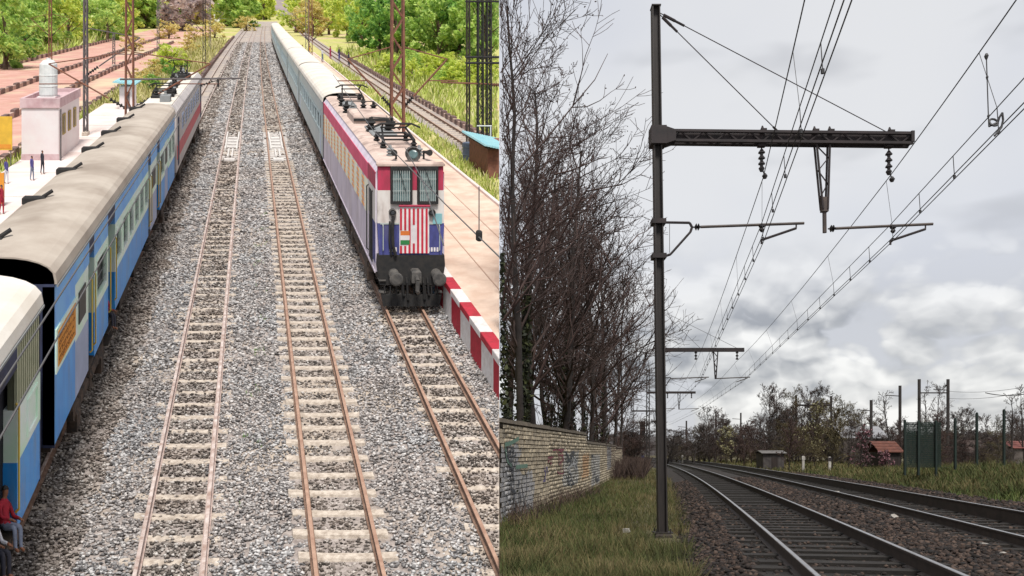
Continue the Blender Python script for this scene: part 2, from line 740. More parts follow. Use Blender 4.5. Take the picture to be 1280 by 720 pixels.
def rail_prof(c, w=.034, foot=.062, top=0.0, h=.165):
    return [(c - foot, top - h), (c + foot, top - h), (c + foot, top - h + .02), (c + .012, top - h + .04), (c + .012, top - .045), (c + w, top - .035), (c + w, top - .004),
            (c - w, top - .004), (c - w, top - .035), (c - .012, top - .045), (c - .012, top - h + .04), (c - foot, top - h + .02)]


def track_L(label, c, y0, y1, topmat, sl_from, sl_to, step=.575, gauge=1.07, white=None, dz=0.0, side=None):
    t = thing('railway_track', label, 'railway track', Lp(c, max(y0, 13), -.2))
    for s in (-1, 1):
        cr = c + s * gauge / 2
        m2 = MB()
        m2.prism(rail_prof(cr), y0, y1, 0, max(2, int((y1 - y0) / 5)))
        m2.prism([(cr - .033, -.004), (cr + .033, -.004), (cr + .026, 0.0), (cr - .026, 0.0)], y0, y1, 1, max(2, int((y1 - y0) / 5)))
        m2.build('rail', [side or mt_rust, topmat], t, Lf)
    y = sl_from
    cnt = 0
    while y < sl_to and cnt < 295:
        w = white and white[0] < y < white[1]
        p = Lp(c + random.uniform(-.05, .05), y, dz + random.uniform(-.014, .012))
        me = SLEEPER_W if w else SLEEPER
        d = (p[0] - SEAM * p[1])
        if d < -.95:
            o = link('sleeper', me, t, tuple(Vector(p) - WLOC[t.name]))
        elif d < .9:
            mm = me.copy()
            clip_mesh(mm, p)
            if len(mm.polygons):
                link('sleeper', mm, t, tuple(Vector(p) - WLOC[t.name]))
        y += step * (1 if y < 60 else 1.6)
        cnt += 1
    return t


track_L('track under the blue coaches at the far left edge of the yard', -4.6, 9, 330, mt_railtop, 10, 110, dz=-.02)
T1 = track_L('pale worn track with half buried sleepers beside the blue coaches', -1.32, 10, 330, mt_railtop, 10.3, 90, white=(47, 57), dz=-.012, side=mt_pale)
T2 = track_L('brown railed track with clear pale concrete sleepers, left of the striped locomotive', 1.55, 10, 330, mt_railtop_r, 10.4, 90, white=(47, 57), dz=.012)
T3 = track_L('brown track leading under the locomotive beside the red and white platform edge', 4.5, 10, 330, mt_railtop_r, 10.6, 60, dz=-.012)
track_L('siding track in the grass beyond the right platform', 14.25, 20, 300, mt_railtop_r, 22, 120, step=.9, dz=.03)

# white check rails and timbers of the two crossings
for t, c in ((T1, -1.32), (T2, 1.55)):
    for s in (-1, 1):
        m2 = MB()
        pts = [(c + s * .12, 47.5), (c + s * .36, 50), (c + s * .40, 53.5), (c + s * .2, 56.5)]
        for a, b in zip(pts[:-1], pts[1:]):
            m2.prism([(a[0] - .06, -.16), (a[0] + .06, -.16), (a[0] + .05, -.01), (a[0] - .05, -.01)], a[1], b[1])
        m2.build('check_rail', mt_white, t, Lf)
    for ya, yb, zt in ((50.9, 51.5, -.09), (52.0, 52.6, -.09), (53.1, 53.7, -.09), (54.2, 54.8, -.09), (46.6, 47.1, -.06)):
        m2 = MB()
        m2.box(c - .30, c + .30, ya, yb, -.16, zt)
        m2.build('crossing_cover', mt_white, t, Lf)


# ---- ballast stones
def ballast_L():
    bands = [(11.0, 20, 470, .042), (20, 32, 270, .053), (32, 48, 115, .076), (48, 80, 50, .108), (80, 120, 20, .15), (120, 190, 7, .2)]
    V, F, off = [], [], 0
    for y0, y1, dens, sz in bands:
        n = int((y1 - y0) * 10.2 * dens)
        c = RNG.uniform(-4.3, 5.9, n)
        y = RNG.uniform(y0, y1, n)
        z = -.185 + .018 * noise2(c, y, 1.3) + RNG.uniform(-.012, .018, n)
        # heavier cover over track 1 and 3, thin over track 2 sleepers
        z += np.where(np.abs(c + 1.32) < 1.1, .002 + .02 * noise2(c, y, 2.1, 3), 0)
        z += np.where(np.abs(c - 4.5) < 1.1, .002 + .02 * noise2(c, y, 1.9, 5), 0)
        z += np.where(np.abs(c - 1.55) < .85, -.016, 0)
        keep = np.ones(n, bool)
        for tc_ in (-4.6, -1.32, 1.55, 4.5):
            for s in (-.535, .535):
                keep &= np.abs(c - tc_ - s) > .055
        # fewer stones on the clear sleepers of track 2
        ph = ((y - 10.4) / .575) % 1.0
        onsl = (np.abs(c - 1.55) < .84) & ((ph < .17) | (ph > .83)) & (y < 60)
        keep &= ~(onsl & (RNG.uniform(0, 1, n) < .97))
        for (tc_, ys_, pr) in ((-1.32, 10.3, .86), (4.5, 10.6, .82)):
            ph = ((y - ys_) / .575) % 1.0
            onsl = (np.abs(c - tc_) < .52) & ((ph < .17) | (ph > .83)) & (y < 60)
            bare = noise2(c * .6, y * .7, 1.0, 9) > -.5
            keep &= ~(onsl & bare & (RNG.uniform(0, 1, n) < pr))
        inwhite = (y > 47) & (y < 57) & ((np.abs(c + 1.32) < .7) | (np.abs(c - 1.55) < .7))
        keep &= ~(inwhite & (RNG.uniform(0, 1, n) < .8))
        c, y, z = c[keep], y[keep], z[keep]
        s = sz * RNG.uniform(.6, 1.35, len(c))
        P = Lf(np.stack([c, y, z], 1))
        v, f = stones_np(P, s, RNG)
        V.append(v)
        F.append(f + off)
        off += len(v)
    V, F = np.concatenate(V), np.concatenate(F)
    c0 = V[F[:, 0], 0] - SKEW * V[F[:, 0], 1] - bend(V[F[:, 0], 1])
    # a stone is one island of six faces: decide by its first corner
    c0 = np.repeat(c0.reshape(-1, 6)[:, :1], 6, 1).ravel()
    y0 = V[F[:, 0], 1]
    y0 = np.repeat(y0.reshape(-1, 6)[:, :1], 6, 1).ravel()
    wob = .18 * noise2(c0, y0, 1.1, 6)
    intrack = (np.abs(c0 - 1.55) < .62 + wob) | (np.abs(c0 - 4.5) < .66 + wob) | (np.abs(c0 + 1.32) < .5 + wob) | (c0 < -2.95 + wob * 1.5)
    big_mesh('ballast_gravel', V, F[~intrack], stone_L, None, 'stuff')
    big_mesh('stained_gravel', V, F[intrack], stone_T, None, 'stuff')


ballast_L()

# ---- platforms
mt_redp = M('edge_paint_red', c8((205, 38, 62), KL), .7, col2=c8((178, 30, 48), KL), scale=6)
mt_whp = M('edge_paint_white', c8((252, 248, 246), KL), .7, col2=c8((232, 222, 216), KL), scale=6)
mt_joint = M('paving_joint', c8((196, 160, 140), KL), .95)
BLK = {}


def platform_edge(t, c, y0, y1, ztop, face, step=1.0):
    """edge blocks painted in turn red and white, one object each"""
    y = y0
    i = 0
    while y < y1:
        for lvl, (za, zb) in enumerate(((-.25, ztop - .16), (ztop - .155, ztop + .012))):
            mm = MB()
            red = (i + lvl) % 2 == 0
            dep = .30
            a = c if face > 0 else c - dep
            mm.cbox(a - (.03 if lvl else 0), a + dep, y + .008, y + step - .008, za, zb, .012)
            if lvl and i % 2 == 0 and y > 24:
                red = False
            mm.build('edge_block', mt_redp if red else mt_whp, t, Lf)
        y += step
        i += 1


pr = thing('station_platform', 'beige station platform with red and white painted edge blocks beside the locomotive', 'platform', Lp(8, 30, -.2))
mb = MB()
mb.prism([(6.02, -.3), (10.05, -.3), (10.05, .8), (6.02, .8)], 9, 135, 0, 40)
mb.build('paved_deck', mt_plat, pr, Lf)
platform_edge(pr, 5.73, 10, 62, .8, 1)
for k, cc in enumerate((7.05, 8.6)):
    mb = MB()
    mb.box(cc - .02, cc + .02, 9, 135, .8, .806)
    mb.build('paving_joint', mt_joint, pr, Lf)
mb = MB()
mb.cbox(9.9, 10.06, 9, 135, .8, .92, .02)
mb.build('rear_kerb', mt_platl, pr, Lf)

pl = thing('station_platform', 'pale station platform behind the blue coaches with the pink building on it', 'platform', Lp(-9, 30, -.2))
mb = MB()
mb.prism([(-12.2, -.3), (-5.95, -.3), (-5.95, .8), (-12.2, .8)], 9, 66, 0, 30)
mb.build('paved_deck', mt_platl, pl, Lf)
mb = MB()
mb.prism([(-5.95, -.3), (-5.7, -.3), (-5.7, .82), (-5.95, .82)], 9, 66, 0, 30)
mb.build('edge_course', mt_whp, pl, Lf)
for q in range(9, 64, 5):
    mb = MB()
    mb.box(-12.2, -5.96, q, q + .03, .8, .806)
    mb.build('paving_joint', mt_joint, pl, Lf)

# ---- dashed dark kerbs on the red dirt
mt_kerb = M('kerb_dark', c8((96, 74, 70), KL), .9, col2=c8((140, 112, 104), KL), scale=3)
mt_kerbw = M('kerb_pale', c8((214, 182, 166), KL), .9)


def kerb(label, c, y0, y1, per=2.6, h=.3):
    t = thing('painted_kerb', label, 'kerb', Lp(c, (y0 + y1) / 2, -.3))
    mm = MB()
    mm.box(c - .14, c + .14, y0, y1, -.32, h - .12)
    mm2 = MB()
    mm2.prism([(c - .14, -.32), (c + .14, -.32), (c + .14, h - .14), (c - .14, h - .14)], y0, y1, 0, 20)
    mm2.build('kerb_base', mt_kerbw, t, Lf)
    mm = MB()
    mm.cbox(-.2, .2, -.22 * per, .22 * per, -.4, h, .04)
    me = mesh_from(Llin(np.array(mm.v)), mm.f, [mt_kerb], name='kerb_block')
    y = y0 + 1
    while y < y1:
        shared('kerb_block', me, t, Lp(c, y, random.uniform(-.08, .08)))
        y += per


kerb('long dark dashed kerb across the red dirt, farther one', -26, 74, 250)
kerb('long dark dashed kerb across the red dirt, behind the water tank', -19.6, 52, 190)
kerb('short dark dashed kerb at the near edge of the red dirt', -14.4, 36, 120, 1.9)
kerb('dashed kerb along the foot of the green trees', -36.5, 100, 210, 3.0, .35)
kerb('dark kerb between the siding track and the grassy field', 15.7, 24, 150, 1.5, .25)
kerb('pale and dark kerb along the bend of the far track', -6.3, 84, 220, 2.2, .4)


# ---- coaches
def arc_roof(c0, c1, ze, zt, n=10, over=.05):
    pr_ = []
    for i in range(n + 1):
        t = math.pi * i / n
        cx = (c0 + c1) / 2 + (c1 - c0 + 2 * over) / 2 * math.cos(t)
        pr_.append((cx, ze + (zt - ze) * math.sin(t) ** .75))
    return pr_


def wheelset(t, c0, c1, y, r=.36, mat=None):
    mm = MB()
    cm = (c0 + c1) / 2
    for s in (-1, 1):
        cx = cm + s * .535
        mm.lathe((cx - .05, y, r), (1, 0, 0), [(0, r * .98), (.015, r * 1.07), (.03, r), (.1, r), (.1, r * .55), (.13, r * .5)], 14)
    mm.tube((cm - .5, y, r), (cm + .5, y, r), .07, n=8)
    return mm.build('wheelset', mat or mt_bogie, t, Lf)


def bogie(t, c0, c1, y, wb=1.3, sp=.62, mats=None):
    mm = MB()
    for cx in (c0 + .12, c1 - .12):
        mm.cbox(cx - .07, cx + .07, y - wb - .35, y + wb + .35, .52, .75, .04)
        for yy in (y - wb, y + wb):
            mm.cbox(cx - .11, cx + .11, yy - .16, yy + .16, .2, .6, .05)
            for s in (-.27, .27):
                mm.lathe((cx, yy + s, .5), (0, 0, 1), [(0, .09), (.1, .07), (.2, .09), (.3, .07), (.38, .09)], 8)
        mm.lathe((cx, y, .45), (0, 0, 1), [(0, .15), (.14, .11), (.28, .15), (.42, .11), (.5, .15)], 8)
    mm.box(c0 + .1, c1 - .1, y - .2, y + .2, .45, .72)
    mm.build('bogie', mats or mt_bogie, t, Lf)
    wheelset(t, c0, c1, y - wb)
    wheelset(t, c0, c1, y + wb)


def slab(mm, cs, fc, th, y0, y1, z0, z1, m=0):
    """panel on the visible side plane cs; fc=+1 when the visible side faces +c"""
    a, b = (cs - th, cs) if fc > 0 else (cs, cs + th)
    return mm.box(a, b, y0, y1, z0, z1, m)


def window_part(t, cs, fc, y0, y1, z0, z1, mfr, bars=3, glass=None, shut=0.0, mshut=None):
    mm = MB()
    f = .05
    slab(mm, cs + fc * .02, fc, .09, y0, y0 + f, z0, z1)
    slab(mm, cs + fc * .02, fc, .09, y1 - f, y1, z0, z1)
    slab(mm, cs + fc * .02, fc, .09, y0 + f, y1 - f, z0, z0 + f)
    slab(mm, cs + fc * .02, fc, .09, y0 + f, y1 - f, z1 - f, z1)
    w = mm.build('window', mfr, t, Lf)
    if w is None:
        return
    if bars:
        mb_ = MB()
        for k in range(1, bars + 1):
            zz = z0 + (z1 - z0) * k / (bars + 1)
            mb_.tube((cs - fc * .02, y0 + f, zz), (cs - fc * .02, y1 - f, zz), .009, n=5)
        mb_.build('window_bar', mt_grey, w, Lf)
    mp = MB()
    slab(mp, cs - fc * .10, fc, .02, y0 + f, y1 - f, z0 + f, z1 - f)
    mp.build('pane', glass or mt_glass, w, Lf)
    if shut:
        ms = MB()
        zs = z1 - (z1 - z0) * shut
        slab(ms, cs - fc * .04, fc, .03, y0 + f, y1 - f, zs, z1 - f)
        ms.build('shutter', mshut or mfr, w, Lf)


mt_grey = M('grey_bar', (.25, .26, .26), .6)
mt_glass = M('dark_window_glass', (.010, .012, .015), .45, col2=(.022, .025, .028), scale=2)
mt_blue = M('coach_blue', c8((44, 142, 222), KM), .42, col2=c8((38, 122, 196), KM), scale=1.6, stretch=(2, 2, .5), col3=c8((104, 128, 160), KS), scale3=.9, lo3=.52, hi3=.75, coat=.15)
mt_peri = M('coach_upper_blue', c8((112, 166, 222), KM), .5, col2=c8((92, 146, 208), KM), scale=1.5)
mt_mint = M('coach_mint', c8((200, 226, 204), KM), .5, col2=c8((182, 210, 186), KM), scale=1.6)
mt_greyblue = M('coach_grey_blue', c8((162, 172, 200), KS), .5, col2=c8((146, 158, 184), KS), scale=1.5)
mt_roofL = M('coach_roof_dusty', c8((204, 192, 178), KL), .9, col2=c8((182, 168, 154), KL), scale=.8, bump=.25, bscale=12, col3=c8((160, 146, 132), KL), scale3=.3)
mt_roofW = M('coach_roof_white', c8((246, 240, 230), KL), .9, col2=c8((230, 220, 206), KL), scale=.9, bump=.2, bscale=12)
mt_navy = M('coach_end_navy', c8((46, 54, 84), KS), .7, col2=c8((34, 38, 58), KS), scale=3)
mt_yel = M('handrail_yellow', c8((226, 192, 70), KL), .5)
mt_orange = M('board_orange', c8((246, 166, 48), KL), .6, col2=c8((236, 148, 36), KL), scale=4)
mt_ink = M('board_ink', c8((120, 62, 20), KL), .8)


def coach(label, c0, c1, y0, y1, fc, segs, colours, name='railway_coach', group=None, ze=3.97, zt=4.42, vents=True, cap=None, roofm=None):
    """segs: (y0, y1, kind). kinds: win:n, open, plain, door, board, slat"""
    lo, band, up = colours
    t = thing(name, label, 'railway coach', Lp((c0 + c1) / 2, (y0 + y1) / 2, 0), group)
    cs = c1 if fc > 0 else c0
    mm = MB()
    th = .22
    a, b = (c0, c1 - th) if fc > 0 else (c0 + th, c1)
    mm.box(a, b, y0 + .05, y1 - .05, 1.0, ze)
    mm.build('body', mt_inner, t, Lf)
    mm = MB()
    mm.prism([(c0 - .05, ze - .05)] + [(c1 + .05, ze - .05)] + arc_roof(c0, c1, ze - .03, zt, 12), y0, y1, 0, 6)
    mm.build('roof', roofm or mt_roofL, t, Lf, smooth=False)
    mm = MB()      # rain gutter
    slab(mm, cs + fc * .07, fc, .03, y0, y1, ze - .1, ze - .06)
    mm.build('gutter', mt_grey, t, Lf)
    mm = MB()      # far side wall
    cf = c0 if fc > 0 else c1
    slab(mm, cf, -fc, .03, y0, y1, 1.0, ze - .06)
    mm.build('far_side_panel', lo, t, Lf)
    for ye, sgn in ((y0, -1), (y1, 1)):
        mm = MB()
        ya, yb = (ye - .0, ye + .06) if sgn < 0 else (ye - .06, ye)
        mm.prism([(c0, .95), (c1, .95), (c1, ze)] + arc_roof(c0, c1, ze, zt - .03, 12, 0.0)[1:-1] + [(c0, ze)], ya, yb)
        mm.build('end_wall', cap or mt_navy, t, Lf)
        mm = MB()
        cm = (c0 + c1) / 2
        mm.box(cm - .45, cm + .45, min(ye, ye + sgn * .35), max(ye, ye + sgn * .35), 1.1, 3.4)
        mm.build('gangway_bellows', mt_bellows, t, Lf)
    mm = MB()
    mm.box(c0 + .1, c1 - .1, y0 + .1, y1 - .1, .82, 1.0)
    for k in range(3):
        yy = y0 + (y1 - y0) * (.36 + .12 * k)
        mm.cbox(c0 + .16, c1 - .16, yy, yy + 1.5, .36, .82, .03)
    mm.build('underframe', mt_soot, t, Lf)
    for yy in (y0 + 3.4, y1 - 3.4):
        bogie(t, c0, c1, yy)
    for (ya, yb, kd) in segs:
        kk = kd.split(':')
        if kk[0] != 'open':
            mu = MB()
            slab(mu, cs, fc, th, ya, yb, 3.25 if kk[0] not in ('slat', 'board', 'door') else (3.3 if kk[0] == 'door' else 3.97 - .02), ze - .1)
            if kk[0] != 'slat' and kk[0] != 'board':
                mu.build('upper_panel', up, t, Lf)
        else:
            mu = MB()
            slab(mu, cs, fc, th, ya, yb, 3.45, ze - .1)
            mu.build('upper_panel', mt_navy, t, Lf)
        if kk[0] == 'win':
            n = int(kk[1])
            ml = MB()
            slab(ml, cs, fc, th, ya, yb, 1.0, 2.0)
            ml.build('lower_panel', lo, t, Lf)
            mbd = MB()
            slab(mbd, cs + fc * .006, fc, th, ya, yb, 2.0, 2.16)
            slab(mbd, cs + fc * .006, fc, th, ya, yb, 3.1, 3.25)
            pw = (yb - ya) / n
            gap = .12 * pw
            for i in range(n + 1):
                p0 = max(ya, ya + i * pw - gap)
                p1 = min(yb, ya + i * pw + gap)
                slab(mbd, cs + fc * .006, fc, th, p0, p1, 2.16, 3.1)
            mbd.build('window_band', band, t, Lf)
            for i in range(n):
                window_part(t, cs, fc, ya + i * pw + gap, ya + (i + 1) * pw - gap, 2.16, 3.1, band, 3, None, random.choice((0, 0, .3)) if len(kk) < 3 else 0, band)
        elif kk[0] == 'plain':
            ml = MB()
            slab(ml, cs, fc, th, ya, yb, 1.0, 2.0)
            ml.build('lower_panel', lo, t, Lf)
            ml = MB()
            slab(ml, cs + fc * .006, fc, th, ya, yb, 2.0, 3.25)
            ml.build('window_band', band, t, Lf)
        elif kk[0] == 'door':
            ml = MB()
            slab(ml, cs - fc * .02, fc, .08, ya, yb, 2.1, 3.3)
            dd = ml.build('door', band, t, Lf)
            ml = MB()
            slab(ml, cs - fc * .018, fc, .08, ya, yb, .95, 2.1)
            if dd:
                ml.build('lower_leaf', mt_greyblue, dd, Lf)
                window_part_small(dd, cs, fc, ya + (yb - ya) * .28, yb - (yb - ya) * .25, 2.35, 3.0)
        elif kk[0] == 'open':
            ml = MB()
            slab(ml, cs - fc * .01, fc, .3, ya, yb, .95, 1.03)
            ml.build('door_sill', mt_soot, t, Lf)
            for q in (ya + .08, yb - .08):
                ml = MB()
                ml.path([(cs + fc * .0, q, 1.3), (cs + fc * .05, q, 1.35), (cs + fc * .05, q, 2.9), (cs, q, 2.95)], .018, 6)
                ml.build('handrail', mt_yel, t, Lf)
            ml = MB()
            for zz in (.45, .72):
                slab(ml, cs - fc * .02, fc, .22, ya + .1, yb - .1, zz, zz + .03)
            ml.build('step', mt_soot, t, Lf)
        elif kk[0] == 'slat':
            ml = MB()
            slab(ml, cs, fc, th, ya, yb, 1.0, 2.0)
            ml.build('lower_panel', lo, t, Lf)
            ml = MB()
            slab(ml, cs + fc * .006, fc, th, ya, yb, 2.0, 2.8)
            ml.build('window_band', band, t, Lf)
            n = int((yb - ya) / .11)
            sg = MB()
            slab(sg, cs - fc * .05, fc, .1, ya, yb, 2.8, ze - .1)
            gr = sg.build('slatted_grille', mt_slat_dark, t, Lf)
            for i in range(n):
                s1 = MB()
                yy = ya + (yb - ya) * i / n
                slab(s1, cs, fc, .06, yy, yy + .065, 2.8, ze - .1)
                if gr:
                    s1.build('slat', mt_slat, gr, Lf)
            window_part(t, cs + fc * .012, fc, ya + .5, ya + 1.1, 2.12, 2.72, band, 2)
        elif kk[0] == 'board':
            ml = MB()
            slab(ml, cs, fc, th, ya, yb, 1.0, 2.27)
            ml.build('lower_panel', lo, t, Lf)
            ml = MB()
            slab(ml, cs, fc, th, ya, yb, 2.27, ze - .1)
            ml.build('upper_panel', up, t, Lf)
            ml = MB()
            slab(ml, cs + fc * .03, fc, .03, ya + .03, yb, 2.27, 3.08)
            bd = ml.build('destination_board', band, t, Lf)
            ml = MB()
            slab(ml, cs + fc * .04, fc, .02, ya + .15, yb - .12, 2.36, 3.0)
            if bd:
                ml.build('board_face', mt_orange, bd, Lf)
                rr = random.Random(4)
                ink = MB()
                for row in range(4):
                    zz = 2.92 - row * .14
                    slab(ink, cs + fc * .043, fc, .004, ya + .2, ya + .2 + rr.uniform(.7, 1.05), zz, zz + .012)
                    q = ya + .2
                    while q < yb - .3:
                        l_ = rr.uniform(.03, .12)
                        slab(ink, cs + fc * .043, fc, .004, q, q + .018, zz - rr.uniform(.04, .09), zz)
                        if rr.random() < .6:
                            slab(ink, cs + fc * .0435, fc, .004, q, q + l_, zz - .05, zz - .035)
                        q += l_ + .05
                ink.build('board_lettering', mt_ink, bd, Lf)
    if vents:
        yy = y0 + 1.2
        while yy < y1 - 1:
            for q in (.5,):
                mv = MB()
                cx = (c0 + c1) / 2 - fc * .52
                mv.cbox(cx - .36, cx + .2, yy - .09, yy + .09, zt - .16, zt + .02, .04)
                mv.tube((cx + .12, yy, zt), (cx + .32, yy + .12, zt + .12), .05, n=6)
                mv.build('roof_vent', mt_black, t, Lf)
            yy += 3.3
    return t


def window_part_small(t, cs, fc, y0, y1, z0, z1):
    mp = MB()
    slab(mp, cs + fc * .002, fc, .02, y0, y1, z0, z1)
    mp.build('pane', mt_glass, t, Lf)


mt_slat = M('grille_cream', c8((206, 208, 176), KL), .7, col2=c8((188, 192, 160), KL), scale=5)
mt_slat_dark = M('grille_back', c8((120, 124, 100), KL), .9)

CL0, CL1 = -5.55, -3.58
coach('nearest blue coach with a slatted cream grille and riders in its doorway', CL0, CL1, 5.0, 13.55, 1,
      [(5.0, 11.0, 'win:5'), (11.0, 12.2, 'open'), (12.2, 13.5, 'slat')], (mt_blue, mt_mint, mt_peri), group='blue coaches on the far left track', roofm=mt_roofW)
coach('blue coach with dusty beige roof, mint windows and an orange board at its near end', CL0, CL1, 14.5, 37.0, 1,
      [(14.5, 16.2, 'board'), (16.2, 17.6, 'door'), (17.6, 18.15, 'open'), (18.15, 19.9, 'win:1'), (19.9, 20.9, 'open'), (20.9, 27.6, 'win:6'),
       (27.6, 28.3, 'open'), (28.3, 30.2, 'door'), (30.2, 31.0, 'open'), (31.0, 32.8, 'win:1'), (32.8, 34.2, 'door'), (34.2, 36.95, 'win:2')],
      (mt_blue, mt_mint, mt_peri), group='blue coaches on the far left track')

# ---- grey and red electric locomotive ahead of the blue coaches
mt_lgrey = M('loco_pale_grey', c8((226, 218, 214), KL), .55, col2=c8((206, 196, 194), KL), scale=1.4)
mt_lred = M('loco_red_stripe', c8((226, 92, 104), KL), .5, col2=c8((206, 76, 88), KL), scale=2)


def loco_left():
    t = thing('electric_locomotive', 'pale grey electric locomotive with a red stripe ahead of the blue coaches', 'locomotive', Lp(-4.55, 47, 0))
    c0, c1, y0, y1 = -5.5, -3.58, 37.9, 56.5
    mm = MB()
    mm.prism([(c0, 1.0), (c1, 1.0), (c1, 3.85), (c1 - .2, 4.15), (c0 + .2, 4.15), (c0, 3.85)], y0, y1, 0, 6)
    mm.build('body', mt_lgrey, t, Lf)
    mm = MB()
    mm.box(c1, c1 + .012, y0 + .3, y1 - .3, 1.55, 2.2)
    mm.build('red_stripe', mt_lred, t, Lf)
    mm = MB()
    mm.box(c0 + .25, c1 - .25, y0 + .2, y1 - .2, 4.15, 4.2)
    mm.build('roof_deck', mt_roofW, t, Lf)
    for k in range(7):
        yy = y0 + 3 + k * 1.9
        mm = MB()
        mm.box(c1, c1 + .03, yy, yy + .9, 2.6, 3.4)
        lv = mm.build('louvre', mt_greyblue, t, Lf)
        for j in range(4):
            m3 = MB()
            m3.box(c1 + .03, c1 + .05, yy + .05, yy + .85, 2.68 + j * .18, 2.76 + j * .18)
            m3.build('louvre_slat', mt_grey, lv, Lf)
    for yy in (y0 + .7, y1 - 1.4):
        mm = MB()
        mm.box(c1, c1 + .02, yy, yy + .65, 1.2, 3.5)
        d = mm.build('cab_door', mt_navy, t, Lf)
        mm = MB()
        mm.box(c1 + .02, c1 + .03, yy + .1, yy + .55, 2.6, 3.3)
        mm.build('pane', mt_glass, d, Lf)
    for yy in (y0 + 4, y1 - 4):
        bogie(t, c0, c1, yy, 1.9)
    mm = MB()
    mm.box(c0 + .1, c1 - .1, y0, y1, .7, 1.0)
    mm.build('underframe', mt_soot, t, Lf)
    rr = random.Random(2)
    for k in range(11):
        yy = y0 + 1.2 + k * 1.6
        cx = rr.uniform(c0 + .3, c1 - .9)
        mm = MB()
        mm.cbox(cx, cx + .5, yy, yy + .7, 4.2, 4.2 + rr.uniform(.12, .34), .03)
        mm.lathe((cx + .25, yy + .3, 4.3), (0, 0, 1), [(0, .06), (.1, .12), (.15, .06), (.25, .12), (.3, .06), (.42, .08)], 8)
        mm.build('roof_equipment', mt_black if k % 3 else mt_grey, t, Lf)
    pantograph(t, -4.6, 51.5, 4.2, .9)
    pantograph(t, -4.6, 42.0, 4.2, .35)


def pantograph(t, c, y, z, h):
    mm = MB()
    for s in (-.5, .5):
        for q in (-.7, .7):
            mm.lathe((c + s, y + q, z), (0, 0, 1), [(0, .07), (.05, .12), (.1, .06), (.15, .12), (.2, .06), (.26, .05)], 8)
        mm.tube((c + s, y - .8, z + .28), (c + s, y + .8, z + .28), .04)
        mm.tube((c + s, y - .7, z + .3), (c + s * .8, y + .25, z + .3 + h * .55), .035)
        mm.tube((c + s * .8, y + .25, z + .3 + h * .55), (c + s * .9, y - .3, z + .3 + h), .03)
    for q in (-.7, 0, .7):
        mm.tube((c - .5, y + q, z + .28), (c + .5, y + q, z + .28), .035)
    mm.tube((c - .45, y + .25, z + .3 + h * .55), (c + .45, y + .25, z + .3 + h * .55), .03)
    for q in (-.36, -.24):
        mm.path([(c - .78, y + q, z + .2 + h), (c - .5, y + q, z + .32 + h), (c + .5, y + q, z + .32 + h), (c + .78, y + q, z + .2 + h)], .03)
    mm.build('pantograph', mt_black, t, Lf)


loco_left()

# ---- right train: striped locomotive and white coaches
mt_crim = M('loco_crimson', c8((206, 40, 84), KL), .5, col2=c8((176, 34, 70), KL), scale=2.6, stretch=(2, 2, .7), col3=c8((150, 70, 84), KL), scale3=1.8, lo3=.54, hi3=.78)
mt_pink = M('loco_faded_crimson', c8((216, 84, 116), KS), .55, col2=c8((200, 64, 98), KS), scale=1.2)
mt_cream = M('loco_cream', c8((252, 240, 214), KS), .6, col2=c8((240, 222, 190), KS), scale=2)
mt_louv = M('louvre_orange', c8((224, 168, 110), KS), .7, col2=c8((200, 140, 90), KS), scale=3)
mt_lilac = M('loco_lilac_grey', c8((206, 196, 206), KS), .55, col2=c8((184, 174, 188), KS), scale=1.4, col3=c8((160, 146, 150), KS), scale3=.8, lo3=.52, hi3=.8, stretch=(2, 1, .5))
mt_lwhite = M('loco_white', c8((246, 240, 234), KL), .55, col2=c8((226, 214, 206), KL), scale=2, stretch=(2, 2, .7), col3=c8((176, 160, 150), KL), scale3=1.4, lo3=.55, hi3=.8)
mt_lblue = M('loco_blue', c8((74, 78, 156), KL), .5, col2=c8((50, 54, 120), KL), scale=2.5, stretch=(2, 2, .7), col3=c8((96, 92, 124), KL), scale3=1.6, lo3=.52, hi3=.75)
mt_lroof = M('loco_roof_dust', c8((236, 212, 198), KL), .9, col2=c8((206, 180, 168), KL), scale=1.6, bump=.25, bscale=14, col3=c8((150, 126, 116), KL), scale3=.8, lo3=.55, hi3=.75)
mt_teal = M('windscreen_teal', c8((128, 156, 156), KL), .25, col2=c8((90, 116, 118), KL), scale=4)
mt_grille = M('screen_grille', c8((196, 204, 200), KL), .6)
mt_cyan = M('cyan_plate', c8((146, 206, 212), KL), .5)
mt_flagr = M('banner_red', c8((214, 34, 62), KL), .8)
mt_flagw = M('banner_white', c8((252, 244, 244), KL), .8)
mt_saff = M('flag_saffron', c8((240, 130, 50), KL), .8)
mt_grn = M('flag_green', c8((40, 140, 70), KL), .8)
mt_rubber = M('buffer_iron', (.035, .032, .03), .7, col2=(.1, .09, .08), scale=6)


